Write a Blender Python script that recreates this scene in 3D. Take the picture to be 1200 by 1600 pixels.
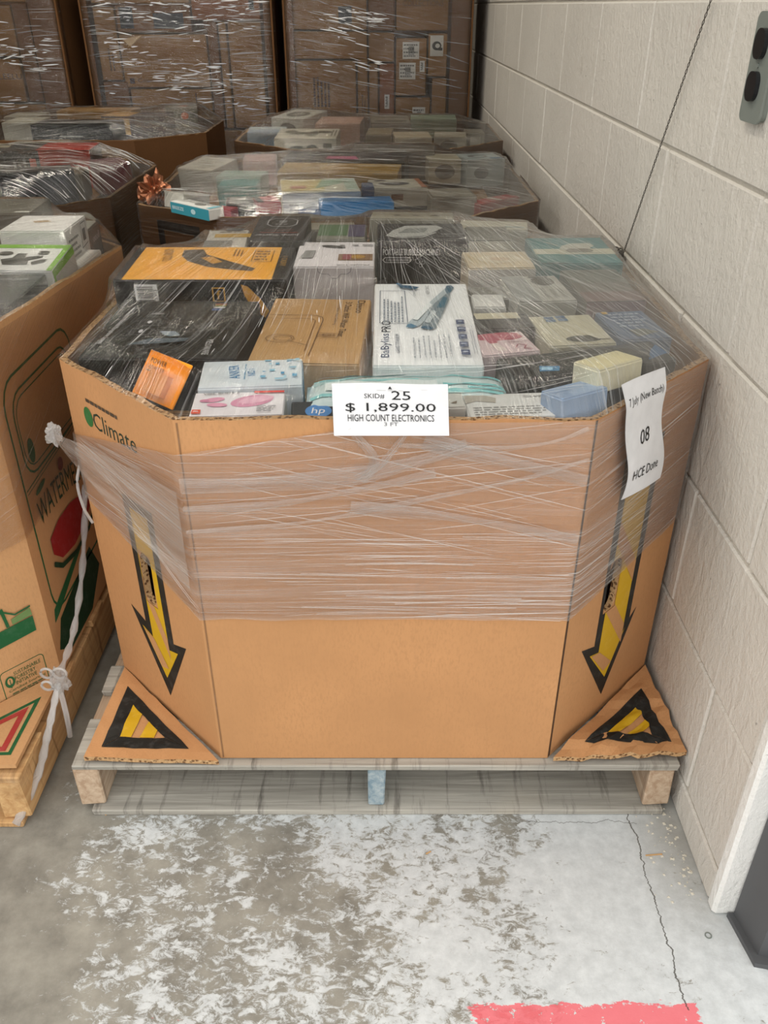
import bpy, bmesh, math, random
from mathutils import Matrix, Vector, noise as mnoise
from mathutils.bvhtree import BVHTree
random.seed(7)
R = math.radians
S = bpy.context.scene
for o in list(bpy.data.objects): bpy.data.objects.remove(o)
COL = S.collection

# ------------------------------------------------------------------ camera, sky, light, exposure
cam_d = bpy.data.cameras.new('camera'); cam = bpy.data.objects.new('camera', cam_d); COL.objects.link(cam)
cam_d.sensor_fit = 'VERTICAL'; cam_d.sensor_height = 24; cam_d.lens = 24 * 1306 / 1600
cam_d.clip_start = 0.02; cam_d.clip_end = 200
cam.location = (0, 0, 1.467); cam.rotation_euler = (R(90 - 31.2), 0, 0)
S.camera = cam
w = bpy.data.worlds.new('overcast_sky'); S.world = w; w.use_nodes = True
bg = w.node_tree.nodes['Background']; bg.inputs[0].default_value = (1.0, 0.985, 0.955, 1); bg.inputs[1].default_value = 1.8
def area(name, loc, rot, sx, sy, power, col=(1, 1, 1)):
    d = bpy.data.lights.new(name, 'AREA'); d.shape = 'RECTANGLE'; d.size = sx; d.size_y = sy; d.energy = power; d.color = col
    o = bpy.data.objects.new(name, d); COL.objects.link(o); o.location = loc; o.rotation_euler = rot
    return o
# rows of warehouse ceiling lamps
for lx, ly, lp in ((-1.2, 2.2, 36), (-1.2, 4.6, 34), (-1.2, 7.4, 26), (-2.9, 3.4, 20)):
    area('warehouse_lamp', (lx, ly, 4.05), (0, 0, 0), .22, 1.3, lp, (1, .92, .78))
vs = S.view_settings
S.display_settings.display_device = 'sRGB'; vs.view_transform = 'Standard'; vs.look = 'None'; vs.gamma = 1; vs.use_curve_mapping = False
vs.exposure = 0.0

# ------------------------------------------------------------------ materials
def lin(h):
    h = h.lstrip('#'); v = [int(h[i:i + 2], 16) / 255 for i in (0, 2, 4)]
    return tuple((c / 12.92 if c <= .04045 else ((c + .055) / 1.055) ** 2.4) for c in v) + (1,)
class NT:
    def __init__(s, name):
        s.m = bpy.data.materials.new(name); s.m.use_nodes = True; s.t = s.m.node_tree; s.t.nodes.clear()
        s.out = s.n('ShaderNodeOutputMaterial')
    def n(s, kind, **kw):
        x = s.t.nodes.new(kind)
        for k, v in kw.items():
            if k.startswith('i_'):
                k = k[2:]; k = int(k) if k.isdigit() else k.replace('_', ' ')
                s.put(x, k, v)
            else: setattr(x, k, v)
        return x
    def put(s, x, k, v):
        if isinstance(v, bpy.types.NodeSocket): s.t.links.new(v, x.inputs[k])
        elif isinstance(v, bpy.types.Node): s.t.links.new(v.outputs[0], x.inputs[k])
        else: x.inputs[k].default_value = v
    def math(s, op, a, b=0, c=0):
        x = s.n('ShaderNodeMath', operation=op); s.put(x, 0, a); s.put(x, 1, b); s.put(x, 2, c); return x.outputs[0]
    def mix(s, f, a, b):
        x = s.n('ShaderNodeMix', data_type='RGBA'); s.put(x, 0, f); s.put(x, 6, a); s.put(x, 7, b); return x.outputs[2]
    def ramp(s, f, lo, hi):
        x = s.n('ShaderNodeMapRange', clamp=True); s.put(x, 0, f); s.put(x, 1, lo); s.put(x, 2, hi); return x.outputs[0]
    def noise(s, vec, scale, detail=3, rough=.55, dist=0):
        x = s.n('ShaderNodeTexNoise'); s.put(x, 'Vector', vec); s.put(x, 'Scale', scale); s.put(x, 'Detail', detail)
        s.put(x, 'Roughness', rough); s.put(x, 'Distortion', dist); return x.outputs[0]
    def mapping(s, vec, scale=(1, 1, 1), loc=(0, 0, 0), rot=(0, 0, 0)):
        x = s.n('ShaderNodeMapping'); s.put(x, 0, vec); s.put(x, 1, loc); s.put(x, 2, rot); s.put(x, 3, scale); return x.outputs[0]
    def bump(s, h, strength=.3, dist=.002):
        x = s.n('ShaderNodeBump'); s.put(x, 'Height', h); s.put(x, 'Strength', strength); s.put(x, 'Distance', dist); return x.outputs[0]
    def bsdf(s, col, rough=.6, normal=None, spec=.4, metal=0):
        x = s.n('ShaderNodeBsdfPrincipled'); s.put(x, 'Base Color', col); s.put(x, 'Roughness', rough)
        s.put(x, 'Specular IOR Level', spec); s.put(x, 'Metallic', metal)
        if normal is not None: s.put(x, 'Normal', normal)
        return x.outputs[0]
    def done(s, sh): s.t.links.new(sh, s.out.inputs[0]); return s.m
    def obj(s): return s.n('ShaderNodeTexCoord').outputs['Object']
    def uv(s): return s.n('ShaderNodeTexCoord').outputs['UV']
    def pos(s): return s.n('ShaderNodeNewGeometry').outputs['Position']
_mc = {}
def paper(hexc, rough=.42):
    k = (hexc, rough)
    if k in _mc: return _mc[k]
    n = NT('paper_' + hexc.lstrip('#')); c = lin(hexc)
    f = n.noise(n.obj(), 30, 4)
    d = tuple(x * .88 for x in c[:3]) + (1,)
    col = n.mix(n.ramp(f, .3, .7), d, c)
    _mc[k] = n.done(n.bsdf(col, rough, spec=.4)); return _mc[k]
def ink(hexc):
    k = ('ink', hexc)
    if k in _mc: return _mc[k]
    n = NT('ink_' + hexc.lstrip('#')); c = lin(hexc)
    f = n.noise(n.obj(), 160, 3)
    d = tuple(x * .9 for x in c[:3]) + (1,)
    _mc[k] = n.done(n.bsdf(n.mix(f, d, c), .5, spec=.35)); return _mc[k]
def worn_ink(hexc):
    k = ('worn', hexc)
    if k in _mc: return _mc[k]
    n = NT('worn_ink_' + hexc.lstrip('#')); c = lin(hexc)
    f = n.noise(n.pos(), 45, 6, .7)
    d = tuple(min(1, x + .035) for x in c[:3]) + (1,)
    _mc[k] = n.done(n.bsdf(n.mix(n.ramp(f, .5, .75), c, d), .55, spec=.3)); return _mc[k]
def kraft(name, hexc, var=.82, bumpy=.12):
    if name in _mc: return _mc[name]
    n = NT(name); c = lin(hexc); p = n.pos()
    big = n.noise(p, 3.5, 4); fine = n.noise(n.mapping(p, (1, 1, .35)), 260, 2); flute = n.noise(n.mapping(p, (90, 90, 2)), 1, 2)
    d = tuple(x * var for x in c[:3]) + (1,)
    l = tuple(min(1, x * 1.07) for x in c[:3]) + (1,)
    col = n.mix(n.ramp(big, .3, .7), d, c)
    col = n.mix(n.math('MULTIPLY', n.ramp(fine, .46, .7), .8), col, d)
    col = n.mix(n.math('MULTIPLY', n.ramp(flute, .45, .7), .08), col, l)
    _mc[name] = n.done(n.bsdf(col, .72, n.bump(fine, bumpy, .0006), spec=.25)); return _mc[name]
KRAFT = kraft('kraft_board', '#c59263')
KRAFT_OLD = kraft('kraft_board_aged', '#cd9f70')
KRAFT_DK = kraft('kraft_board_dimmed', '#6f4c2d')  # kraft darkened so the dim light at the back is in its colour
KRAFT_CTN = kraft('kraft_carton', '#8d673a', .75)  # carton kraft, darkened likewise for the dim back of the room
KRAFT_CTN2 = kraft('kraft_carton_red', '#84502a', .75)
def mk_flute():
    n = NT('corrugated_edge'); p = n.pos()
    a = n.noise(n.mapping(p, (1, 1, 1)), 170, 2)
    wv = n.n('ShaderNodeTexVoronoi'); n.put(wv, 'Vector', p); n.put(wv, 'Scale', 140)
    f = n.ramp(wv.outputs['Distance'], .25, .5)
    col = n.mix(f, lin('#6b4a30'), lin('#b9946a')); col = n.mix(n.ramp(a, .5, .7), col, lin('#c9a67c'))
    return n.done(n.bsdf(col, .85, n.bump(f, .8, .003), spec=.1))
FLUTE = mk_flute()
def wood(name, hexa, hexb, dirt='#4b4741'):
    n = NT(name); p = n.n('ShaderNodeTexCoord').outputs['Object']
    g = n.noise(n.mapping(p, (2.2, 60, 60)), 1.2, 5, .6, .6); b = n.noise(p, 5, 4); st = n.noise(n.mapping(p, (38, 4, 4)), 1, 5, .7)
    col = n.mix(n.ramp(g, .3, .7), lin(hexa), lin(hexb))
    col = n.mix(n.math('MULTIPLY', n.ramp(st, .54, .72), .8), col, lin(dirt))
    col = n.mix(n.math('MULTIPLY', n.ramp(b, .58, .8), .35), col, lin('#c9bfae'))
    return n.done(n.bsdf(col, .85, n.bump(g, .5, .003), spec=.15))
WOOD_GREY = wood('weathered_pallet_wood', '#8d8980', '#b9b5ab')
WOOD_TAN = wood('new_pallet_wood', '#b58a5c', '#d2ad7c', '#6d4c30')
WOOD_BLUE = wood('blue_painted_wood', '#6f8794', '#a7b1b4')
WOOD_END = wood('broken_wood_end', '#a68b72', '#c9b49c', '#6c5442')

def mk_film(name, base=.05, streak=.5, broad=.22, vs_=170, us=1.6, bump=.6, rough=.16, tint=(.9, .9, .88, 1), gloss=.55, haze_patch=2.2, right=0):
    n = NT(name); uv = n.uv()
    a = n.noise(n.mapping(uv, (us, vs_, 1)), 1, 3, .6)
    a2 = n.noise(n.mapping(uv, (us * 2.3, vs_ * 2.7, 1), (3, 7, 0)), 1, 2, .5)
    b = n.noise(n.mapping(uv, (us * .7, vs_ * .13, 1), (1, 2, 0)), 1, 4, .6)
    p = n.noise(n.mapping(uv, (haze_patch, haze_patch, 1), (5, 1, 0)), 1, 3, .6)
    st = n.math('POWER', n.ramp(a, .53, .78), 1.6); st2 = n.ramp(a2, .6, .8)
    pm = n.ramp(p, .3, .68)
    f = n.math('MULTIPLY_ADD', n.math('MULTIPLY', st, streak), n.math('ADD', n.math('MULTIPLY', pm, .85), .25), base)
    f = n.math('MULTIPLY_ADD', n.math('MULTIPLY', st2, streak * .45), pm, f)
    f = n.math('MULTIPLY_ADD', n.math('MULTIPLY', n.ramp(b, .42, .72), broad), pm, f)
    if right:
        sv = n.n('ShaderNodeSeparateXYZ'); n.put(sv, 0, uv)
        f = n.math('MULTIPLY', f, n.math('MULTIPLY_ADD', n.ramp(sv.outputs[1], .02, .42), right, 1)); f = n.math('MULTIPLY_ADD', n.ramp(sv.outputs[1], .08, .45), .10, f)
    f = n.math('MINIMUM', f, .93)
    hgt = n.math('ADD', n.math('ADD', a, n.math('MULTIPLY', a2, .35)), n.math('MULTIPLY', b, .7))
    nm = n.bump(hgt, bump, .006)
    tr = n.n('ShaderNodeBsdfTransparent', i_0=(.975, .975, .965, 1))
    gl = n.n('ShaderNodeBsdfGlossy', i_Color=(1, 1, 1, 1), i_Roughness=rough, i_Normal=nm)
    fr = n.n('ShaderNodeFresnel', i_IOR=1.5, i_Normal=nm)
    m1 = n.n('ShaderNodeMixShader'); n.put(m1, 0, n.math('MULTIPLY', fr.outputs[0], gloss)); n.put(m1, 1, tr); n.put(m1, 2, gl)
    df = n.n('ShaderNodeBsdfDiffuse', i_Color=tint, i_Normal=nm); tl = n.n('ShaderNodeBsdfTranslucent', i_Color=tint)
    md = n.n('ShaderNodeMixShader', i_0=.4); n.put(md, 1, df); n.put(md, 2, tl)
    m2 = n.n('ShaderNodeMixShader'); n.put(m2, 0, f); n.put(m2, 1, m1.outputs[0]); n.put(m2, 2, md.outputs[0])
    return n.done(m2.outputs[0])
FILM_TOP = mk_film('stretch_film_top', .006, .36, .05, 300, 1.0, gloss=.8, bump=.5, rough=.1, right=1.2)
FILM_SIDE = mk_film('stretch_film_side', .10, .75, .24, 330, 1.2, bump=.5, gloss=.8, tint=(.95, .93, .91, 1))
FILM_SIDE_L = mk_film('stretch_film_side_thin', .01, .34, .04, 260, 1.2, bump=.5, gloss=.7, tint=(.92, .9, .88, 1))
FILM_BACK = mk_film('stretch_film_glossy', .008, .16, .05, 130, 1.6, bump=1.0, rough=.09, gloss=1.4)
FILM_STACK = mk_film('stretch_film_wrinkled', .006, .12, .04, 110, 2.4, bump=1.0, rough=.10, gloss=1.5)
FILM_FOLD = mk_film('stretch_film_bunched', .12, 1.1, .3, 700, 3, bump=.6, tint=(.97, .96, .95, 1), haze_patch=5)
FILM_TAIL = mk_film('stretch_film_gathered', .11, .8, .25, 260, 1.5, bump=.6, gloss=.8, tint=(.93, .9, .86, 1))
FILM_ROPE = mk_film('stretch_film_rope', .45, .5, .2, 300, 6, bump=.8, tint=(.95, .95, .95, 1))
def mk_plastic(name, c, rough=.25, alpha=1.0):
    n = NT(name); f = n.noise(n.obj(), 20, 3)
    sh = n.bsdf(n.mix(f, tuple(x * .9 for x in c[:3]) + (1,), c), rough, spec=.5)
    if alpha < 1:
        tr = n.n('ShaderNodeBsdfTransparent', i_0=(.95, .95, .95, 1)); m = n.n('ShaderNodeMixShader', i_0=alpha); n.put(m, 1, tr); n.put(m, 2, sh); sh = m.outputs[0]
    return n.done(sh)
GLINT = mk_plastic('painted_film_streak', (.95, .95, .93, 1), .22, .36)  # pale strips painted in for streaks and light glints on the film
GLINT_HI = mk_plastic('painted_film_glint', (.97, .97, .95, 1), .18, .85)  # brighter strips standing in for highlights on the film
CLEAR = mk_plastic('clear_blister_plastic', (.95, .95, .95, 1), .06, .10)
BLACKP = mk_plastic('black_plastic', lin('#17171a'), .3)
GREYMETAL = mk_plastic('grey_painted_metal', lin('#7b817b'), .45)
DARKSTEEL = mk_plastic('dark_painted_steel', lin('#4f5052'), .5)
WIRE = mk_plastic('twisted_wire', lin('#4b463f'), .5)
def mk_copper():
    n = NT('crumpled_copper_foil'); f = n.noise(n.obj(), 25, 4)
    return n.done(n.bsdf(n.mix(f, lin('#6b3a26'), lin('#c98a66')), .3, metal=.8))
COPPER = mk_copper()

def mk_wall(name, hexc, scuff=True):
    n = NT(name); p = n.pos(); c = lin(hexc)
    rough = n.noise(p, 70, 4, .65); strok = n.noise(n.mapping(p, (1, 1, .35)), 30, 4, .6, 1.2); big = n.noise(p, 1.7, 5, .6)
    col = n.mix(n.ramp(big, .3, .75), tuple(x * .86 for x in c[:3]) + (1,), c)
    sp = n.noise(p, 55, 2); col = n.mix(n.math('MULTIPLY', n.ramp(sp, .74, .8), .75), col, lin('#55504a'))
    if scuff:
        sc = n.noise(p, 9, 6, .75); msk = n.ramp(n.noise(p, 2.3, 2), .62, .72)
        col = n.mix(n.math('MULTIPLY', n.math('MULTIPLY', n.ramp(sc, .58, .7), msk), .55), col, lin('#8d7f71'))
        rd = n.math('MULTIPLY', n.ramp(n.noise(n.mapping(p, (1, 1, 1), (3, 1, 5)), 2.2, 2), .68, .74), n.ramp(n.noise(p, 40, 5, .7), .5, .65))
        col = n.mix(n.math('MULTIPLY', rd, .45), col, lin('#a3605c'))
    h = n.math('ADD', rough, n.math('MULTIPLY', strok, 1.4))
    return n.done(n.bsdf(col, .62, n.bump(h, .6, .006), spec=.3))
WALL = mk_wall('painted_block_wall', '#d4cfc6'); MORTAR = mk_wall('painted_mortar', '#c9c3b7', False); JAMB = mk_wall('white_jamb_paint', '#ecece8')
PLAINW = mk_wall('warehouse_wall', '#5a5348', False)
def mk_floor():
    n = NT('worn_painted_concrete'); p = n.pos(); sx = n.n('ShaderNodeSeparateXYZ'); n.put(sx, 0, p); X, Y = sx.outputs[0], sx.outputs[1]
    a = n.noise(p, 3.2, 8, .72); b = n.noise(n.mapping(p, (1, 1.6, 1), (4, 2, 0), (0, 0, .5)), 34, 8, .78, .6); c = n.noise(p, 1.6, 3)
    g = n.math('MULTIPLY', n.ramp(X, -.8, .55), .17)
    m = n.math('ADD', n.math('MULTIPLY_ADD', a, .52, n.math('MULTIPLY', b, .48)), g)
    mask = n.ramp(m, .565, .61)
    conc = n.mix(n.ramp(n.noise(p, 12, 6, .65), .35, .7), lin('#78756d'), lin('#9d9a90'))
    conc = n.mix(n.math('MULTIPLY', n.ramp(c, .5, .7), .5), conc, lin('#97917f'))
    pt = n.mix(n.ramp(n.noise(p, 35, 5, .7), .35, .7), lin('#bdc1c2'), lin('#d3d7d8'))
    col = n.mix(mask, conc, pt)
    # red line paint
    wob = n.noise(n.mapping(p, (1, 2.5, 1)), 30, 5, .7)
    e = n.math('MULTIPLY', n.math('SUBTRACT', wob, .5), .05)
    inx = n.math('MULTIPLY', n.math('GREATER_THAN', n.math('ADD', X, n.math('MULTIPLY', e, 3)), .15), n.math('LESS_THAN', n.math('ADD', X, e), .535))
    iny = n.math('MULTIPLY', n.math('LESS_THAN', n.math('ADD', Y, e), .79), n.math('GREATER_THAN', Y, .69))
    fl = n.math('LESS_THAN', n.noise(p, 26, 6, .75), .6)
    x2 = n.math('MULTIPLY', n.math('GREATER_THAN', n.math('ADD', X, n.math('MULTIPLY', e, 2)), -.58), n.math('LESS_THAN', n.math('ADD', X, e), .15))
    x2 = n.math('MULTIPLY', x2, n.math('GREATER_THAN', wob, .69))
    y2 = n.math('MULTIPLY', n.math('LESS_THAN', Y, .805), n.math('GREATER_THAN', Y, .69))
    red = n.math('MAXIMUM', n.math('MULTIPLY', n.math('MULTIPLY', inx, iny), fl), n.math('MULTIPLY', x2, y2))
    col = n.mix(n.math('MULTIPLY', red, .88), col, lin('#e0626c'))
    # crack
    wx = n.math('MULTIPLY', n.math('SUBTRACT', n.noise(n.mapping(p, (0, 1, 0)), 14, 5, .7), .5), .045)
    d = n.math('ABSOLUTE', n.math('SUBTRACT', X, n.math('ADD', .519, wx)))
    cr = n.math('MULTIPLY', n.math('LESS_THAN', d, n.math('MULTIPLY', n.noise(p, 30, 3), .0026)), n.math('GREATER_THAN', Y, .78))
    wy = n.math('MULTIPLY', n.math('SUBTRACT', n.noise(n.mapping(p, (1, 0, 0)), 12, 5, .7), .5), .05)
    d2 = n.math('ABSOLUTE', n.math('SUBTRACT', Y, n.math('ADD', 1.165, wy)))
    cr2 = n.math('MULTIPLY', n.math('MULTIPLY', n.math('LESS_THAN', d2, .0009), n.math('GREATER_THAN', X, .3)), n.math('LESS_THAN', X, .53))
    cr = n.math('MAXIMUM', cr, n.math('MULTIPLY', cr2, .7))
    col = n.mix(n.math('MULTIPLY', cr, .85), col, lin('#4a4640'))
    dirt = n.math('MULTIPLY', n.math('MULTIPLY', n.ramp(X, .5, .6), n.ramp(n.math('ADD', Y, n.math('MULTIPLY', b, .2)), .98, 1.2)), .6)
    col = n.mix(dirt, col, lin('#7a7364'))
    h = n.math('SUBTRACT', n.math('MULTIPLY_ADD', mask, .5, n.math('MULTIPLY', n.noise(p, 60, 5, .7), .6)), n.math('MULTIPLY', cr, 2))
    return n.done(n.bsdf(col, .55, n.bump(h, .35, .003), spec=.35))
FLOOR = mk_floor()

# ------------------------------------------------------------------ mesh helpers
def mesh_obj(name, verts, faces, mat, parent=None, smooth=False, uvs=None):
    me = bpy.data.meshes.new(name); me.from_pydata([tuple(v) for v in verts], [], faces)
    if uvs is not None:
        l = me.uv_layers.new(name='UVMap')
        for lp in me.loops: l.data[lp.index].uv = uvs[lp.vertex_index]
    for m in (mat if isinstance(mat, (list, tuple)) else [mat]): me.materials.append(m)
    if smooth: me.polygons.foreach_set('use_smooth', [True] * len(me.polygons))
    me.update()
    o = bpy.data.objects.new(name, me); COL.objects.link(o)
    if parent: o.parent = parent
    return o
def tag(o, label=None, cat=None, group=None, kind=None):
    if label: o['label'] = label
    if cat: o['category'] = cat
    if group: o['group'] = group
    if kind: o['kind'] = kind
    return o
def empty(name, loc, label, cat, group=None, rz=0):
    o = bpy.data.objects.new(name, None); COL.objects.link(o); o.location = loc; o.rotation_euler = (0, 0, rz); o.empty_display_size = .05
    return tag(o, label, cat, group)
CUBEF = [(0, 3, 2, 1), (4, 5, 6, 7), (0, 1, 5, 4), (1, 2, 6, 5), (2, 3, 7, 6), (3, 0, 4, 7)]
def cubev(x0, y0, z0, x1, y1, z1): return [(x0, y0, z0), (x1, y0, z0), (x1, y1, z0), (x0, y1, z0), (x0, y0, z1), (x1, y0, z1), (x1, y1, z1), (x0, y1, z1)]
_bc = {}
def bevel_mesh(name, w_, d_, h_, bev, mat, base=True, jit=0, seed=0):
    key = (round(w_, 4), round(d_, 4), round(h_, 4), bev, mat.name, jit, seed)
    if key in _bc: return _bc[key]
    bm = bmesh.new(); vs_ = [bm.verts.new(v) for v in cubev(-w_ / 2, -d_ / 2, 0, w_ / 2, d_ / 2, h_)]
    for f in CUBEF: bm.faces.new([vs_[i] for i in f])
    if jit:
        rr = random.Random(seed)
        for v in vs_: v.co += Vector((rr.uniform(-jit, jit), rr.uniform(-jit, jit), rr.uniform(-jit, jit) * .4))
    bmesh.ops.bevel(bm, geom=bm.edges[:], offset=bev, segments=1, affect='EDGES')
    me = bpy.data.meshes.new(name); bm.to_mesh(me); bm.free(); me.materials.append(mat); _bc[key] = me
    return me
def link(name, me, parent=None, loc=(0, 0, 0), rot=(0, 0, 0)):
    o = bpy.data.objects.new(name, me); COL.objects.link(o); o.location = loc; o.rotation_euler = rot
    if parent: o.parent = parent
    return o
def slab(name, x0, y0, z0, x1, y1, z1, mat, parent=None, bev=.003, jit=0, seed=0):
    me = bevel_mesh(name, x1 - x0, y1 - y0, z1 - z0, bev, mat, jit=jit, seed=seed)
    return link(name, me, parent, ((x0 + x1) / 2, (y0 + y1) / 2, z0))
def tube(name, pts, r, mat, parent=None, seg=8, uvscale=1.0, flat=1.0):
    pts = [Vector(p) for p in pts]; V, F, U = [], [], []; acc = 0
    for i, p in enumerate(pts):
        t = (pts[min(i + 1, len(pts) - 1)] - pts[max(i - 1, 0)]).normalized()
        a = Vector((0, 0, 1)) if abs(t.z) < .9 else Vector((1, 0, 0))
        n = t.cross(a).normalized(); b = t.cross(n)
        rr = r[i] if isinstance(r, (list, tuple)) else r
        if i: acc += (p - pts[i - 1]).length
        for k in range(seg):
            an = 2 * math.pi * k / seg; V.append(p + n * math.cos(an) * rr + b * math.sin(an) * rr * flat); U.append((acc * uvscale, k / seg * rr * 6))
    for i in range(len(pts) - 1):
        for k in range(seg):
            k2 = (k + 1) % seg; F.append((i * seg + k, i * seg + k2, (i + 1) * seg + k2, (i + 1) * seg + k))
    F.append(tuple(range(seg))[::-1]); F.append(tuple(range((len(pts) - 1) * seg, len(pts) * seg)))
    return mesh_obj(name, V, F, mat, parent, True, U)
def spline(ctrl, n=8):
    out = []; c = [Vector(p) for p in ctrl]; c = [c[0]] + c + [c[-1]]
    for i in range(1, len(c) - 2):
        for k in range(n):
            t = k / n; p0, p1, p2, p3 = c[i - 1:i + 3]
            out.append(.5 * ((2 * p1) + (p2 - p0) * t + (2 * p0 - 5 * p1 + 4 * p2 - p3) * t * t + (3 * p1 - p0 - 3 * p2 + p3) * t ** 3))
    out.append(c[-2]); return out

# ------------------------------------------------------------------ flat print (2D shapes on a face)
_tc = {}
def text2d(s):
    if s in _tc: return _tc[s]
    cu = bpy.data.curves.new('t', 'FONT'); cu.body = s; cu.resolution_u = 2; cu.align_x = 'LEFT'
    o = bpy.data.objects.new('t', cu); me = bpy.data.meshes.new_from_object(o)
    V = [(v.co.x, v.co.y) for v in me.vertices]; F = [tuple(p.vertices) for p in me.polygons]
    bpy.data.objects.remove(o); bpy.data.curves.remove(cu); bpy.data.meshes.remove(me)
    x0, x1 = min(v[0] for v in V), max(v[0] for v in V); y0, y1 = min(v[1] for v in V), max(v[1] for v in V)
    V = [((x - x0) / (x1 - x0) - .5, (y - y0) / (y1 - y0) - .5) for x, y in V]
    _tc[s] = (V, F); return _tc[s]
# every helper returns (name, verts2d, faces, colour); numbers are metres from the face's lower-left corner unless U (fractions) is used
def tx(s, x, y, w_, h_, c, rot=0, name='lettering', shear=0):
    V, F = text2d(s); a = R(rot); ca, sa = math.cos(a), math.sin(a)
    P = []
    for u, v in V:
        px, py = u * w_ + shear * v * h_, v * h_; P.append((x + px * ca - py * sa, y + px * sa + py * ca))
    return (name, P, F, c)
def rc(x0, y0, x1, y1, c, name='printed_panel'): return (name, [(x0, y0), (x1, y0), (x1, y1), (x0, y1)], [(0, 1, 2, 3)], c)
def pg(pts, c, name='printed_shape'): return (name, list(pts), [tuple(range(len(pts)))], c)
def el(x, y, rx, ry, c, name='printed_shape', n=20, rot=0):
    a = R(rot); return pg([(x + rx * math.cos(t) * math.cos(a) - ry * math.sin(t) * math.sin(a), y + rx * math.cos(t) * math.sin(a) + ry * math.sin(t) * math.cos(a)) for t in [2 * math.pi * k / n for k in range(n)]], c, name)
def ln(pts, w_, c, name='printed_line', closed=False):
    V, F = [], []; n = len(pts); P = [Vector(p) for p in pts]
    for i, p in enumerate(P):
        a = P[(i - 1) % n] if (closed or i) else P[i]; b = P[(i + 1) % n] if (closed or i < n - 1) else P[i]
        d1 = (p - a).normalized() if (p - a).length > 1e-9 else (b - p).normalized(); d2 = (b - p).normalized() if (b - p).length > 1e-9 else d1
        t = (d1 + d2); t = t.normalized() if t.length > 1e-6 else d1
        nn = Vector((-t.y, t.x)); k = w_ / 2 / max(.35, abs(nn.dot(Vector((-d1.y, d1.x)))))
        V += [tuple(p + nn * k), tuple(p - nn * k)]
    for i in range(n if closed else n - 1):
        j = (i + 1) % n; F.append((2 * i, 2 * i + 1, 2 * j + 1, 2 * j))
    return (name, V, F, c)
def fine(x0, y0, x1, y1, n, c, vert=False, seed=1, name='fine_print', fill=.45):
    rr = random.Random(seed); V, F = [], []
    for i in range(n):
        t = (i + .5) / n
        if vert: a, b = y0, y1 - (y1 - y0) * rr.uniform(0, .35)
        else: a, b = x0, x1 - (x1 - x0) * rr.uniform(0, .35)
        pos = a
        while pos < b:
            L = min(rr.uniform(.006, .016), b - pos); k = len(V)
            if vert:
                w_ = (x1 - x0) / n * fill; xc = x0 + (x1 - x0) * t; V += [(xc - w_ / 2, pos), (xc + w_ / 2, pos), (xc + w_ / 2, pos + L), (xc - w_ / 2, pos + L)]
            else:
                w_ = (y1 - y0) / n * fill; yc = y1 - (y1 - y0) * t; V += [(pos, yc - w_ / 2), (pos + L, yc - w_ / 2), (pos + L, yc + w_ / 2), (pos, yc + w_ / 2)]
            F.append((k, k + 1, k + 2, k + 3)); pos += L + .003
    return (name, V, F, c)
def bars(x0, y0, x1, y1, c='#222222', seed=3, horiz=False):
    rr = random.Random(seed); V, F = [], []; p = 0
    while p < 1:
        b = rr.uniform(.02, .06); k = len(V); q = min(1, p + b)
        if horiz: V += [(x0, y0 + (y1 - y0) * p), (x1, y0 + (y1 - y0) * p), (x1, y0 + (y1 - y0) * q), (x0, y0 + (y1 - y0) * q)]
        else: V += [(x0 + (x1 - x0) * p, y0), (x0 + (x1 - x0) * q, y0), (x0 + (x1 - x0) * q, y1), (x0 + (x1 - x0) * p, y1)]
        F.append((k, k + 1, k + 2, k + 3)); p = q + rr.uniform(.02, .05)
    return ('barcode', V, F, c)
def put_print(shape, fn, layer, parent, worn=False):
    """fn(x, y, lift) -> 3D point in the parent's space"""
    name, V, F, c = shape
    m = (worn_ink if worn else ink)(c) if isinstance(c, str) else c
    return mesh_obj(name, [fn(x, y, .0006 + .0003 * layer) for x, y in V], F, m, parent)

# ------------------------------------------------------------------ retail boxes
HEX = {}            # bin key -> list of 8-corner hulls (world space), used to drape the film
def carton(bin_, name, label, cat, c, l, h, col, yaw=0, rx=0, ry=0, T=(), F=(), Rr=(), L=(), group=None, lid=True, frame=None, bev=.0025):
    """c = centre of the top face, l = (width, depth), h = height"""
    if frame:
        O, e1, e2 = map(Vector, frame); u = e1.normalized(); v = (e2 - u * e2.dot(u)).normalized(); n = u.cross(v)
        mw = Matrix.Identity(4)
        for i in range(3): mw[i][0], mw[i][1], mw[i][2] = u[i], v[i], n[i]
        mw.translation = O + u * l[0] / 2 + v * l[1] / 2 - n * h
    else:
        mw = Matrix.Translation(c) @ Matrix.Rotation(R(yaw), 4, 'Z') @ Matrix.Rotation(R(ry), 4, 'Y') @ Matrix.Rotation(R(rx), 4, 'X') @ Matrix.Translation((0, 0, -h))
    m = paper(col) if isinstance(col, str) else col
    w_, d_ = l; t = .0016 if lid else 0
    o = link(name, bevel_mesh(name, w_, d_, h - t, bev, m)); o.matrix_world = mw; tag(o, label, cat, group)
    if lid:
        q = link('lid', bevel_mesh('lid', w_ - .003, d_ - .003, t + .0006, .0007, m), o, (0, 0, h - t - .0006))
    HEX.setdefault(bin_, []).append([mw @ Vector(v) for v in cubev(-w_ / 2, -d_ / 2, 0, w_ / 2, d_ / 2, h)])
    fr = {'T': lambda x, y, z: (-w_ / 2 + x, -d_ / 2 + y, h + z), 'F': lambda x, y, z: (-w_ / 2 + x, -d_ / 2 - z, y),
          'R': lambda x, y, z: (w_ / 2 + z, -d_ / 2 + x, y), 'L': lambda x, y, z: (-w_ / 2 - z, d_ / 2 - x, y)}
    for key, lst in (('T', T), ('F', F), ('R', Rr), ('L', L)):
        for i, s in enumerate(lst): put_print(s, fr[key], i, o)
    return o

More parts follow.
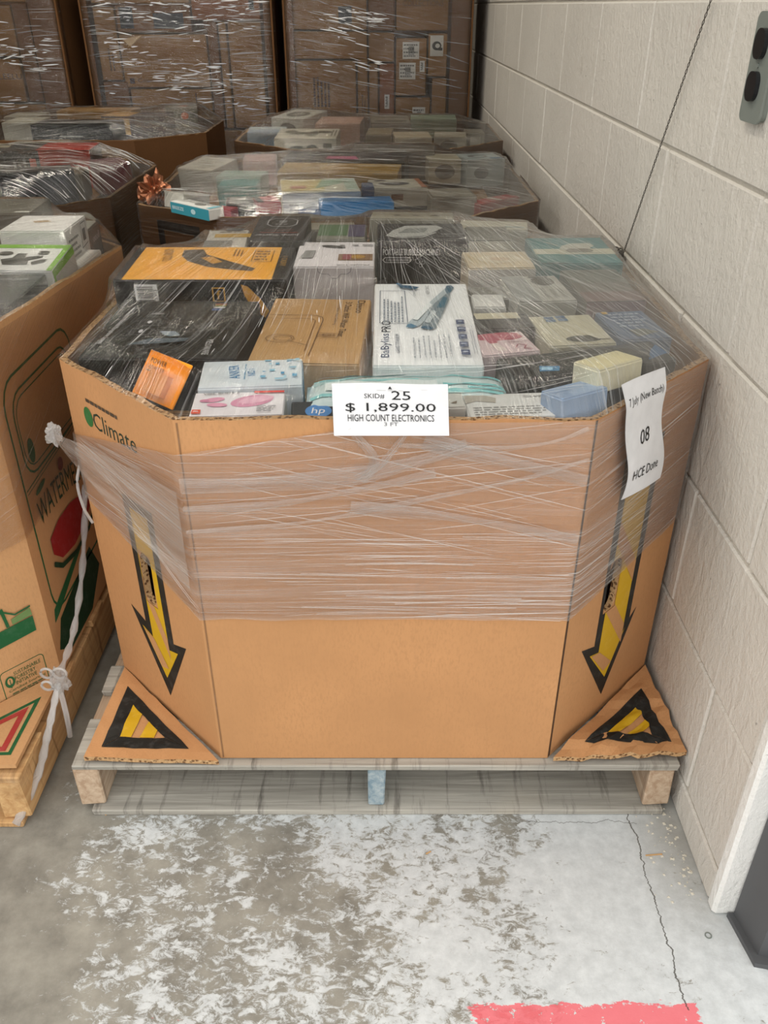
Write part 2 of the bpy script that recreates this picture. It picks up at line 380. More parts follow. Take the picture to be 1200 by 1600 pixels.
# ------------------------------------------------------------------ the room
def struct(o, label=None): o['kind'] = 'structure'; return o
struct(mesh_obj('floor', cubev(-9, -6, -.1, 5, 10, 0), CUBEF, FLOOR))
struct(mesh_obj('ceiling', cubev(-3.6, 1.5, 4.2, .9, 10, 4.35), CUBEF, PLAINW))  # unseen, added to keep the back dark; front edge set by the light
struct(mesh_obj('wall_back', cubev(-3.6, 9.8, 0, .9, 10, 4.2), CUBEF, PLAINW))
struct(mesh_obj('wall_left', cubev(-3.6, 1.5, 0, -3.4, 9.8, 4.2), CUBEF, PLAINW))  # unseen wall, set close and cut short to darken the left side
WX = .622
wall = struct(mesh_obj('wall_right', cubev(WX + .006, .99, 0, WX + .2, 9.8, 4.2), CUBEF, MORTAR))
LB, HB, JT = .535, .279, .007
zs = [0, .085] + [.085 + HB * (k + 1) for k in range(8)]
for r in range(len(zs) - 1):
    z0, z1 = zs[r], zs[r + 1]
    off = 1.71 if r % 2 == 1 else 1.71 - LB / 2
    y = off - LB * 3
    while y < 9.8:
        a, b = max(y, .985), min(y + LB, 9.8); y += LB
        if b - a < .03: continue
        if z0 > 1.8 and (a > 4): continue
        jx = random.uniform(-.0012, .0012)
        o = slab('block', WX + jx, a + JT / 2, z0 + (JT / 2 if r else 0), WX + .05, b - JT / 2, z1 - JT / 2, WALL, wall, bev=.004)
# white painted end of the wall and the steel guard beside it
tr = struct(slab('trim_1', WX - .004, .955, 0, WX + .24, .986, 4.2, JAMB, bev=.006))
g = empty('steel_post', (.70, .90, 0), 'dark grey steel angle post on the floor beside the white wall end', 'post')
def angle(name, pts, z0, z1, mat, parent):
    n = len(pts); V = [(x, y, z0) for x, y in pts] + [(x, y, z1) for x, y in pts]
    F = [tuple(range(n))[::-1], tuple(range(n, 2 * n))] + [(i, (i + 1) % n, n + (i + 1) % n, n + i) for i in range(n)]
    return mesh_obj(name, V, F, mat, parent)
angle('upright', [(-.045, .05), (-.03, -.03), (.10, -.06), (.10, -.052), (-.022, -.022), (-.037, .05)], .012, 2.6, DARKSTEEL, g)
angle('base_plate', [(-.055, .052), (-.04, -.045), (.11, -.075), (.12, .052)], 0, .012, DARKSTEEL, g)
# small metal ring let into the floor
def ring(name, c, r1, r2, mat, h=.0015):
    V, F = [], []; n = 24
    for k in range(n):
        a = 2 * math.pi * k / n
        for rr, z in ((r1, 0), (r2, 0), (r2, h), (r1, h)): V.append((c[0] + rr * math.cos(a), c[1] + rr * math.sin(a), c[2] + z))
    for k in range(n):
        for q in range(4): F.append((k * 4 + q, k * 4 + (q + 1) % 4, ((k + 1) % n) * 4 + (q + 1) % 4, ((k + 1) % n) * 4 + q))
    return mesh_obj(name, V, F, mat)
tag(ring('anchor_ring', (.598, .914, 0), .0045, .0065, GREYMETAL), 'small round metal anchor ring set in the concrete floor', 'anchor')
# debris along the foot of the wall
V, F = [], []
rr = random.Random(4)
for i in range(90):
    y = rr.uniform(.98, 1.25); x = WX - .012 - abs(rr.gauss(0, .03)); s = rr.uniform(.0008, .0032); k = len(V)
    for dx, dy, dz in ((-1, -1, 0), (1, -.7, 0), (.8, 1, 0), (-1, .8, 0), (0, 0, 1.2)): V.append((x + dx * s * rr.uniform(.6, 1.4), y + dy * s * rr.uniform(.6, 1.4), dz * s))
    F += [(k, k + 1, k + 4), (k + 1, k + 2, k + 4), (k + 2, k + 3, k + 4), (k + 3, k, k + 4)]
tag(mesh_obj('debris', V, F, paper('#cfc8b8')), 'pale paint chips and grit strewn along the wall foot', 'debris', kind='stuff')
for i, (x, y, a, L_) in enumerate([(.545, 1.085, 5, .035), (-.585, 1.19, 60, .02), (.09, 1.09, 30, .012)]):
    o = link('wood_splinter', bevel_mesh('wood_splinter', L_, .003, .002, .0006, WOOD_TAN)); o.location = (x, y, 0); o.rotation_euler = (0, 0, R(a))
    tag(o, ['thin pale wood splinter lying near the wall foot', 'short curled wood splinter beside the grey pallet corner', 'tiny chip of wood on the bare concrete in front of the grey pallet'][i], 'splinter')

# electrical box on the wall
eb = empty('outlet_box', (WX, 1.545, 1.36), 'grey metal outlet box with black receptacles on the block wall', 'outlet box')
def rounded_plate(name, y0, z0, y1, z1, x0, x1, rad, mat, parent):
    pts = []
    for cy, cz, a0 in ((y1 - rad, z1 - rad, 0), (y0 + rad, z1 - rad, 90), (y0 + rad, z0 + rad, 180), (y1 - rad, z0 + rad, 270)):
        for k in range(6): a = R(a0 + k * 18); pts.append((cy + rad * math.cos(a), cz + rad * math.sin(a)))
    n = len(pts); V = [(x0, y, z) for y, z in pts] + [(x1, y, z) for y, z in pts]
    return mesh_obj(name, V, [tuple(range(n)), tuple(range(n, 2 * n))[::-1]] + [(i, n + i, n + (i + 1) % n, (i + 1) % n) for i in range(n)], mat, parent)
rounded_plate('back_box', -.052, -.057, .03, .097, -.010, .002, .012, GREYMETAL, eb)
rounded_plate('cover_plate', -.055, -.06, .033, .10, -.014, -.010, .014, GREYMETAL, eb)
for z in (-.006, .055):
    rounded_plate('receptacle', -.03, z - .022, .012, z + .022, -.021, -.013, .017, BLACKP, eb)
rounded_plate('screw', -.012, .020, -.004, .028, -.016, -.013, .0038, GREYMETAL, eb)

# twisted wire on the wall with a coil tied at its end
cb = empty('wire', (WX, 2.19, .9), 'thin dark twisted wire running down the block wall to a tied coil', 'wire')
for ph in (0, math.pi):
    P = []
    for k in range(160):
        t = k / 159; y = -.37 + .36 * t; z = .60 - .59 * t
        P.append((-.010 + .0016 * math.cos(t * 150 + ph), y + .0016 * math.sin(t * 150 + ph), z))
    tube('strand', P, .0009, WIRE, cb, 5)
P = []
for k in range(150):
    t = k / 149 * 2 * math.pi * 7; q = .018 + .006 * math.sin(t * .37); P.append((-.022 + .012 * math.sin(t * .61), q * math.cos(t), .008 + q * 1.2 * math.sin(t)))
tube('coil', P, .0022, WIRE, cb, 5)

# ------------------------------------------------------------------ pallets
def pallet(x0, x1, y0, y1, label, mat, ztop=.14, endmat=None, midmat=None, n=7, group='wooden pallets'):
    cx, cy = (x0 + x1) / 2, (y0 + y1) / 2
    r = empty('wooden_pallet', (cx, cy, 0), label, 'pallet', group)
    W, D = x1 - x0, y1 - y0
    def board(name, ax0, ay0, z0, ax1, ay1, z1, m, sd): return slab(name, ax0, ay0, z0, ax1, ay1, z1, m, r, bev=.0025, jit=.003, seed=sd)
    wd = [.13] + [.09] * (n - 2) + [.13]; gap = (D - sum(wd)) / (n - 1); y = -D / 2
    for i, q in enumerate(wd):
        board('deck_board', -W / 2, y, ztop - .017, W / 2, y + q, ztop, mat, i + 1); y += q + gap
    for i, q in enumerate((-W / 2 + .006, -.019, W / 2 - .048)):
        m = (midmat if i == 1 else endmat) or mat
        o = slab('stringer', 0, 0, .017, D - .006, .038 if i == 1 else .052, ztop - .018, m, r, bev=.003, jit=.003, seed=i + 20)
        o.location = (q + .019, 0, .017); o.rotation_euler = (0, 0, R(90))
    for i, q in enumerate((-D / 2 - .012, -.05, D / 2 - .10)):
        board('bottom_board', -W / 2 + (.025 if not i else 0), q, 0, W / 2 - .015, q + .125, .016, mat, i + 40)
    return r
pallet(-.64, .605, 1.192, 2.41, 'weathered grey wooden pallet under the open cardboard bin with the price sign', WOOD_GREY, endmat=WOOD_END, midmat=WOOD_BLUE)
pallet(-1.95, -.735, 1.16, 2.7, 'tan wooden pallet under the bin printed with a watermelon', WOOD_TAN)
pallet(-.82, .52, 2.76, 3.95, 'wooden pallet under the bin right behind the one with the price sign', WOOD_TAN)
pallet(-2.2, -.97, 2.8, 4.0, 'wooden pallet under the film covered bin behind the watermelon bin', WOOD_TAN)
pallet(-2.2, -.95, 4.48, 5.62, 'wooden pallet under the bin standing before the middle carton stack', WOOD_TAN)
pallet(-.70, .54, 4.02, 5.2, 'wooden pallet under the low bin before the carton stack by the wall', WOOD_TAN)

# ------------------------------------------------------------------ corrugated bins
from mathutils.geometry import tessellate_polygon
def octo(x0, x1, y0, y1, c): return [(x0 + c, y0), (x1 - c, y0), (x1, y0 + c), (x1, y1 - c), (x1 - c, y1), (x0 + c, y1), (x0, y1 - c), (x0, y0 + c)]
def inset(poly, d):
    out = []; n = len(poly)
    for i in range(n):
        p0, p1, p2 = Vector(poly[i - 1]), Vector(poly[i]), Vector(poly[(i + 1) % n])
        d1, d2 = (p1 - p0).normalized(), (p2 - p1).normalized(); n1, n2 = Vector((-d1.y, d1.x)), Vector((-d2.y, d2.x))
        b = (n1 + n2).normalized(); out.append(tuple(p1 + b * d / b.dot(n1)))
    return out
PN = ['front_panel', 'corner_panel', 'side_panel', 'corner_panel', 'back_panel', 'corner_panel', 'side_panel', 'corner_panel']
class Bin:
    def __init__(s, name, label, poly, z0, tops, mat, th=.013, holes={}, group='octagonal cardboard bins', jit=.003):
        s.poly, s.tops, s.z0 = poly, tops, z0; n = len(poly)
        cx, cy = sum(p[0] for p in poly) / n, sum(p[1] for p in poly) / n; s.c = Vector((cx, cy, z0))
        s.root = empty(name, (cx, cy, z0), label, 'bin', group); s.inn = inset(poly, th); s.panels = []
        rr = random.Random(len(label))
        for i in range(n):
            a, b = Vector(poly[i]), Vector(poly[(i + 1) % n]); ia, ib = Vector(s.inn[i]), Vector(s.inn[(i + 1) % n]); L = (b - a).length
            K = 14; loop = [(0, 0), (1, 0)] + [(1 - k / K, tops[(i + 1) % n] + (tops[i] - tops[(i + 1) % n]) * k / K - z0 + (rr.uniform(-jit, jit) if 0 < k < K else 0)) for k in range(K + 1)]
            hole = holes.get(i); loops = [loop] + ([[(q[0] / L, q[1] - z0) for q in hole]] if hole else [])
            allp = [p for l in loops for p in l]
            tri = tessellate_polygon([[Vector((p[0] * L, p[1], 0)) for p in l] for l in loops]); N = len(allp)
            def of(p): q = a.lerp(b, p[0]); return (q.x - cx, q.y - cy, p[1])
            def nf(p): q = ia.lerp(ib, p[0]); return (q.x - cx, q.y - cy, p[1])
            V = [of(p) for p in allp] + [nf(p) for p in allp]; F = []; mi = []
            d = (b - a).normalized(); outn = Vector((d.y, -d.x))
            for t in tri:
                p = [Vector(V[k]) for k in t]; nn = (p[1] - p[0]).cross(p[2] - p[0])
                t = tuple(t) if nn.x * outn.x + nn.y * outn.y > 0 else tuple(t)[::-1]
                F.append(t); F.append(tuple(k + N for k in t[::-1])); mi += [0, 0]
            o0 = 0
            for li, l in enumerate(loops):
                m = len(l)
                for k in range(m):
                    k2 = (k + 1) % m; F.append((o0 + k, o0 + k2, N + o0 + k2, N + o0 + k)); mi.append(1 if (li or 2 <= k < m - 1) else 0)
                o0 += m
            o = mesh_obj(PN[i % 8], V, F, [mat, FLUTE], s.root)
            o.data.polygons.foreach_set('material_index', mi); s.panels.append(o)
        V = [(x - cx, y - cy, .002) for x, y in s.inn] + [(x - cx, y - cy, .01) for x, y in s.inn]
        mesh_obj('bottom_panel', V, [tuple(range(n))[::-1], tuple(range(n, 2 * n))] + [(k, (k + 1) % n, n + (k + 1) % n, n + k) for k in range(n)], mat, s.root)
    def fn(s, i):
        a, b = Vector(s.poly[i]), Vector(s.poly[(i + 1) % len(s.poly)]); d = (b - a).normalized(); nn = Vector((d.y, -d.x))
        def f(x, z, lift): q = a + d * x + nn * lift; return (q.x - s.c.x, q.y - s.c.y, z - s.z0)
        return f
    def prints(s, i, shapes, worn=True):
        for k, sh in enumerate(shapes): put_print(sh, s.fn(i), k, s.panels[i], worn)

MAINP = octo(-.605, .605, 1.21, 2.41, .269)
hole = []
for k in range(16):
    a = 2 * math.pi * k / 16; dz = .04 if math.sin(a) >= 0 else -.04
    hole.append((.155 + .02 * math.cos(a) + .002 * math.sin(3 * a), .502 + dz + .021 * math.sin(a)))
holeL = [(p[0] + .045, p[1] + .0) for p in hole]
BM = Bin('cardboard_bin', 'brown octagonal cardboard bin with a price sign and yellow hazard arrows', MAINP, .142, [.905] * 8, KRAFT, holes={1: hole, 7: holeL})
# yellow and black hazard arrows on both front corner panels
BLK, YEL = '#1d1d1b', '#c9a01c'
def arrow(cx, tip, zt, W=.052, hl=.105, hr=.10):
    sh = tip + .185; k = .021
    out = [(cx, tip), (cx + hr, sh + .005), (cx + W, sh - .012), (cx + W, zt), (cx - W, zt), (cx - W, sh - .012), (cx - hl, sh + .005)]
    inn = [(cx, tip + k * 2.4), (cx + hr - .036, sh - .030), (cx + W - k, sh - .040), (cx + W - k, zt - k), (cx - W + k, zt - k), (cx - W + k, sh - .040), (cx - hl + .036, sh - .030)]
    res = [pg(out, BLK, 'hazard_arrow_outline'), pg(inn, YEL, 'hazard_arrow_field')]
    x0, x1 = cx - W + k, cx + W - k; z = tip + .12
    while z < zt - .22:
        res.append(pg([(x0, z + .13), (x1, z), (x1, z + .05), (x0, z + .18)], KRAFT, 'hazard_stripe')); z += .16
    res.append(pg([(cx - hl + .042, sh - .034), (cx - .012, tip + .075), (cx + .016, tip + .085), (cx - W + k + .004, sh - .042)], KRAFT, 'hazard_stripe'))
    return res
hw_ = []
def with_hole(shapes, hole_):
    """leave the hand hole open: drop print that would bridge it by splitting it into small cells"""
    hx0, hx1 = min(p[0] for p in hole_) - .001, max(p[0] for p in hole_) + .001; hz0, hz1 = min(p[1] for p in hole_) - .001, max(p[1] for p in hole_) + .001
    out = []
    def cutp(poly, axis, val, keep):
        r = []
        for i, p in enumerate(poly):
            q = poly[(i + 1) % len(poly)]; a, b = (p[axis] - val) * keep, (q[axis] - val) * keep
            if a >= 0: r.append(p)
            if (a > 0) != (b > 0) and abs(a - b) > 1e-9:
                t = a / (a - b); r.append((p[0] + (q[0] - p[0]) * t, p[1] + (q[1] - p[1]) * t))
        return r
    for name, V, F, c in shapes:
        nv, nf = [], []
        for f in F:
            poly = [V[k] for k in f]
            tris = tessellate_polygon([[Vector((p[0], p[1], 0)) for p in poly]])
            for t in tris:
                tr_ = [poly[k] for k in t]
                below = cutp(tr_, 1, hz0, -1); rest = cutp(tr_, 1, hz0, 1); above = cutp(rest, 1, hz1, 1) if rest else []; mid = cutp(rest, 1, hz1, -1) if rest else []
                lft = cutp(mid, 0, hx0, -1) if mid else []; rgt = cutp(mid, 0, hx1, 1) if mid else []
                for pc in (below, above, lft, rgt):
                    if len(pc) >= 3: k = len(nv); nv += pc; nf.append(tuple(range(k, k + len(pc))))
        if name == 'hazard_stripe':
            lo = [f for f in nf if max(nv[k][1] for k in f) <= (hz0 + hz1) / 2]; hi = [f for f in nf if f not in lo]
            for grp in (lo, hi):
                if grp:
                    ids = sorted({k for f in grp for k in f}); mp = {k: i for i, k in enumerate(ids)}; out.append((name, [nv[k] for k in ids], [tuple(mp[k] for k in f) for f in grp], c))
        else: out.append((name, nv, nf, c))
    return out
BM.prints(1, with_hole(arrow(.188, .193, .80, .066, .115, .09), hole))
BM.prints(7, with_hole(arrow(.208, .20, .68), holeL))
BM.prints(7, [tx('Climate', .17, .812, .15, .035, '#2c3a2c', 0), el(.078, .812, .016, .02, '#2e6a35', 'printed_leaf'), fine(.08, .84, .2, .855, 1, '#4a4034')])
BM.prints(1, [ln([(.004, .145), (.004, .903)], .006, '#4a3423', 'panel_joint')])
BM.prints(0, [ln([(.006, .145), (.006, .90)], .003, '#8a6544', 'panel_crease')])
# folded corner flaps lying on the pallet
def flap(pts, th, tri, name='corner_flap', crumple=0, seed=1, stripes=()):
    # pts: outline (x,y,z) ; tri : printed triangle as fractions of the bounding triangle
    rr = random.Random(seed); cen = BM.c
    A, B, C = [Vector(p) for p in pts]
    N = 14; V, F = [], []; idx = {}
    def P(u, v, lift=0):
        p = A + (B - A) * u + (C - A) * v
        wob = crumple * (mnoise.noise(Vector((u * 3.1 + seed, v * 3.3, 0))) * .8 + .5 * mnoise.noise(Vector((u * 8, v * 8, seed))))
        ed = crumple * .35 * mnoise.noise(Vector((u * 13, v * 13, 9)))
        return Vector((p.x + ed, p.y + ed, p.z + max(wob, -.3 * crumple) + lift)) - cen
    for s_ in (0, 1):
        for i in range(N + 1):
            for j in range(N + 1 - i): idx[(s_, i, j)] = len(V); V.append(P(i / N, j / N, -th * s_))
    for i in range(N):
        for j in range(N - i):
            F.append((idx[0, i, j], idx[0, i + 1, j], idx[0, i, j + 1])); F.append((idx[1, i, j], idx[1, i, j + 1], idx[1, i + 1, j]))
            if i + j < N - 1: F.append((idx[0, i + 1, j], idx[0, i + 1, j + 1], idx[0, i, j + 1])); F.append((idx[1, i + 1, j], idx[1, i, j + 1], idx[1, i + 1, j + 1]))
    nb = len(F)
    for k in range(N):
        F.append((idx[0, k, 0], idx[1, k, 0], idx[1, k + 1, 0], idx[0, k + 1, 0])); F.append((idx[0, 0, k], idx[0, 0, k + 1], idx[1, 0, k + 1], idx[1, 0, k])); F.append((idx[0, k, N - k], idx[0, k + 1, N - k - 1], idx[1, k + 1, N - k - 1], idx[1, k, N - k]))
    o = mesh_obj(name, V, F, [KRAFT, FLUTE], BM.root); o.data.polygons.foreach_set('material_index', [0] * nb + [1] * (len(F) - nb))
    # print follows the surface: fan of small cells
    def sub(poly, n=6):
        return poly
    for li, (nm, poly, c) in enumerate(tri):
        vv, ff = [], []; n = 8
        (a0, a1), (b0, b1), (c0, c1), (d0, d1) = poly
        for i in range(n + 1):
            for j in range(n + 1):
                s_, t_ = i / n, j / n
                u = (a0 * (1 - s_) + b0 * s_) * (1 - t_) + (d0 * (1 - s_) + c0 * s_) * t_; v = (a1 * (1 - s_) + b1 * s_) * (1 - t_) + (d1 * (1 - s_) + c1 * s_) * t_
                vv.append(P(u, v, .0012 + .0004 * li))
        for i in range(n):
            for j in range(n): k = i * (n + 1) + j; ff.append((k, k + n + 1, k + n + 2, k + 1))
        mesh_obj(nm, vv, ff, worn_ink(c), o)
    return o
def tri_print(o0, o1, o2, w_=.24, stripes=True):
    """outline triangle made of three quads in barycentric (u,v), then two stripes"""
    g = [(o0[0] + o1[0] + o2[0]) / 3, (o0[1] + o1[1] + o2[1]) / 3]
    ins = [(p[0] + (g[0] - p[0]) * w_ * 2, p[1] + (g[1] - p[1]) * w_ * 2) for p in (o0, o1, o2)]
    P = (o0, o1, o2); res = []
    for i in range(3): res.append(('hazard_triangle', (P[i], P[(i + 1) % 3], ins[(i + 1) % 3], ins[i]), BLK))
    lerp = lambda a, b, t: (a[0] + (b[0] - a[0]) * t, a[1] + (b[1] - a[1]) * t)
    a, b, c = ins
    res.append(('hazard_stripe', (lerp(a, b, .0), lerp(a, b, .26), lerp(c, b, .30), c), YEL))
    res.append(('hazard_stripe', (lerp(a, b, .44), lerp(a, b, .76), lerp(c, b, .78), lerp(c, b, .52)), YEL))
    return res
flap([(-.612, 1.198, .158), (-.336, 1.190, .156), (-.603, 1.475, .152)], .011, tri_print((.10, .10), (.76, .10), (.10, .76)), crumple=.004, seed=3)
flap([(.345, 1.196, .160), (.618, 1.205, .166), (.606, 1.475, .160)], .011, tri_print((.14, .12), (.82, .10), (.17, .70)), crumple=.016, seed=6)

# ------------------------------------------------------------------ contents of the bin with the price sign
W_, K_, G_ = '#eeeeee', '#161618', '#777777'
# plain cartons that carry the top layer
for i, (x, y, a, b, z) in enumerate([(-.30, 1.66, .40, .40, .80), (.12, 1.58, .38, .40, .80), (.46, 1.78, .22, .42, .80), (-.26, 2.08, .36, .38, .80), (.15, 2.05, .36, .48, .80), (-.05, 1.285, .50, .10, .80)]):
    carton('x', 'carton', 'plain brown carton low in the bin with the price sign, under its top layer', 'carton', (x, y, z), (a - .01, b - .01), z - .154, KRAFT_CTN, group='cartons under the top layer')
carton('m', 'rotary_tool_box', 'black box with an orange top showing a rotary tool and a white barcode sticker', 'box', (-.400, 1.925, .966), (.377, .235), .16, '#191915', rx=3, T=[
    rc(.02, .0, .345, .232, '#f0b53c'), pg([(.115, .21), (.16, .215), (.175, .175), (.23, .13), (.30, .075), (.295, .055), (.25, .065), (.19, .085), (.14, .125), (.118, .165)], '#4a4334', 'tool_picture'),
    pg([(.165, .15), (.19, .16), (.22, .12), (.20, .105)], '#c7942f', 'tool_picture'), tx('ROTARY TOOL', .085, .17, .09, .022, '#6a4c17', -82), fine(.235, .16, .26, .22, 3, '#7d5c1f', True), ln([(.285, .12), (.33, .12), (.33, .21), (.285, .21)], .002, '#8c6a25', closed=True),
    fine(.29, .125, .325, .205, 4, '#8c6a25'), tx('1 CASNY', .360, .12, .07, .014, '#c79a3a', -90)],
    F=[rc(.045, .105, .095, .150, '#e4e4e2', 'barcode_sticker'), bars(.05, .108, .085, .145, '#333333', 3, True), tx('DKC', .09, .125, .025, .008, '#333333', -90),
       ln([(.215, .112), (.24, .112), (.24, .142), (.215, .142)], .003, '#d29a35', closed=True), tx('f', .2275, .127, .010, .02, '#d29a35'),
       pg([(.278, .150), (.292, .146), (.318, .118), (.335, .09), (.325, .075), (.30, .095), (.284, .125)], '#dc9d2c', 'tool_picture'), pg([(.305, .108), (.318, .098), (.312, .090), (.302, .098)], '#3a3320', 'tool_picture')])
carton('m', 'microphone_box', 'large black box with white lettering down its left edge and coloured bars', 'box', (-.420, 1.632, .913), (.295, .315), .11, '#191a16', yaw=-1, rx=2.2, T=[
    tx('Dual-Channel Wireless Microphone System', .028, .17, .20, .013, '#e6e6e6', -95), ln([(.075, .215), (.115, .215), (.115, .245), (.075, .245)], .0015, '#777777', closed=True), ln([(.07, .165), (.11, .165), (.11, .195), (.07, .195)], .0015, '#777777', closed=True),
    ln([(.064, .115), (.104, .115), (.104, .145), (.064, .145)], .0015, '#777777', closed=True), tx('3.5', .095, .295, .02, .008, '#cccccc'), tx('300ft', .095, .23, .028, .008, '#cccccc'), pg([(.09, .172), (.096, .182), (.09, .19), (.084, .182)], '#cccccc'), el(.085, .13, .004, .009, '#cccccc'),
    rc(.205, .285, .23, .291, '#8a3f34'), rc(.206, .277, .23, .283, '#a98a3a'), rc(.206, .269, .23, .275, '#5f7a46'), rc(.207, .261, .23, .267, '#c9c9c9'), rc(.204, .245, .225, .258, '#4a6190'),
    pg([(.075, .055), (.115, .088), (.19, .092), (.185, .075), (.12, .06)], '#5d6b74', 'printed_glow'), pg([(.125, .125), (.155, .125), (.17, .105), (.15, .098), (.135, .108)], '#7f929c', 'printed_glow'), tx('MELOWARE', .235, .045, .075, .013, '#dddddd', -88)])
carton('m', 'jump_starter_box', 'black box with an upside down white and red title and a rounded badge', 'box', (-.262, 2.19, .985), (.135, .24), .19, '#2d2c29', rx=2, T=[
    ln([(.045, .13), (.09, .13), (.105, .15), (.105, .19), (.09, .21), (.045, .21), (.03, .19), (.03, .15)], .0022, '#cfcfcf', 'badge_outline', True), rc(.058, .165, .078, .19, '#8a8a8a'), tx('A23', .066, .15, .03, .009, '#cccccc', 180),
    tx('Jump Starter', .065, .048, .11, .022, '#d8d8d8', 180), rc(.02, .066, .115, .07, '#a8433c'), tx('portable power', .065, .09, .07, .01, '#a8655c', 180)])
carton('m', 'white_package', 'white package with a yellow band beside the jump starter box', 'package', (-.398, 2.165, .962), (.105, .17), .12, '#c9c6bd', yaw=4, rx=2, T=[rc(.02, .10, .112, .135, '#c8a24a'), rc(.045, .16, .09, .185, '#4a4a48'), fine(.03, .145, .1, .157, 1, '#7a6a44'), rc(.0, .01, .07, .07, '#7f7f79', 'grey_panel')])
carton('m', 'projector_box', 'white box with product pictures on its lid and a tuck flap in front', 'box', (-.114, 2.005, .966), (.185, .20), .155, '#ece8ea', rx=2, T=[
    tx('PROJECTOR', .135, .012, .075, .011, '#555555', 180), rc(.10, .045, .18, .095, '#8a6a4a', 'picture'), el(.145, .072, .018, .014, '#b98f3a'), rc(.11, .05, .13, .09, '#9c5358', 'picture'), el(.085, .155, .03, .01, '#4b4a48', 'picture', rot=-15), pg([(.01, .06), (.04, .06), (.045, .12), (.02, .12)], '#9a9a98', 'picture'),
    rc(.10, .16, .112, .166, '#444444'), rc(.13, .16, .145, .166, '#444444'), rc(.155, .16, .18, .166, '#555555')],
    F=[ln([(.055, .153), (.057, .143), (.065, .138), (.08, .138), (.088, .128), (.10, .128), (.108, .138), (.122, .138), (.13, .143), (.132, .153)], .0012, '#9c9aa4', 'tuck_flap_cut')])
carton('m', 'timer_carton', 'plain brown carton with a black line drawing and lettering turned sideways', 'carton', (-.140, 1.615, .917), (.208, .335), .11, '#c8a06a', yaw=-3, rx=3, T=[
    tx('Diivoo', .188, .29, .072, .017, '#4a3522', -90), tx('3 Outlet WiFi Water Timer', .162, .22, .19, .014, '#4a3522', -90), tx('Smart Irrigation, Happy Gardening', .143, .25, .13, .008, '#5a4530', -90),
    ln([(.0, .235), (.10, .235), (.115, .225), (.118, .21), (.112, .07), (.11, .03)], .0016, '#6b4d30', 'line_drawing'), ln([(.0, .215), (.095, .215), (.103, .205), (.10, .05)], .0012, '#6b4d30', 'line_drawing'),
    ln([(.045 + .028 * math.cos(k * .52), .11 + .02 * math.sin(k * .52)) for k in range(12)], .0013, '#6b4d30', 'line_drawing', True), ln([(.05 + .018 * math.cos(k * .52), .11 + .012 * math.sin(k * .52)) for k in range(12)], .0012, '#6b4d30', 'line_drawing', True), ln([(.06, .10), (.105, .075)], .0013, '#6b4d30', 'line_drawing'),
    ln([(.115, .12), (.155, .115), (.158, .135), (.115, .14)], .0012, '#6b4d30', 'line_drawing', True), bars(.12, .122, .15, .134, '#6b4d30', 8)])
carton('m', 'bubble_machine_box', 'black box with a white machine on its top and white title on its front', 'box', (.092, 2.145, .986), (.218, .15), .175, '#17171a', rx=2, T=[
    pg([(.02, .03), (.04, .085), (.07, .125), (.15, .13), (.165, .105), (.13, .05), (.11, .03), (.06, .02)], '#b9bab6', 'machine_picture'), pg([(.05, .055), (.075, .10), (.13, .105), (.115, .06)], '#8c8f8c', 'machine_picture'), ln([(.03, .028), (.05, .012), (.11, .018), (.145, .06)], .004, '#d6d6d2', 'machine_picture'), tx('BUBBLE MACHINE', .185, .045, .055, .012, '#bbbbbb', 0), fine(.15, .02, .205, .03, 1, '#999999')],
    F=[tx('PORTABLE BUBBLE MACHINE', .082, .145, .135, .015, '#e9e9e9'), ln([(.02, .12), (.078, .12), (.084, .126), (.078, .132), (.02, .132), (.014, .126)], .0015, '#dddddd', closed=True), tx('21 HOLE BUBBLE MACHINE', .049, .126, .055, .006, '#dddddd'),
       ln([(.10 + .006 * math.cos(k * .63), .124 + .006 * math.sin(k * .63)) for k in range(10)], .001, '#cccccc', 'bubble', True), ln([(.113 + .004 * math.cos(k * .63), .12 + .004 * math.sin(k * .63)) for k in range(10)], .001, '#cccccc', 'bubble', True), ln([(.107 + .004 * math.cos(k * .63), .113 + .004 * math.sin(k * .63)) for k in range(10)], .001, '#cccccc', 'bubble', True),
       ln([(.04 + .008 * math.cos(k * .63), .04 + .008 * math.sin(k * .63)) for k in range(10)], .0012, '#999999', 'bubble', True), ln([(.025 + .005 * math.cos(k * .63), .06 + .005 * math.sin(k * .63)) for k in range(10)], .001, '#999999', 'bubble', True), ln([(.04 + .004 * math.cos(k * .63), .065 + .004 * math.sin(k * .63)) for k in range(10)], .001, '#999999', 'bubble', True),
       ln([(.11, .02), (.115, .06), (.145, .08), (.18, .08), (.2, .05)], .001, '#4c4c50')])
BB = '#27406b'
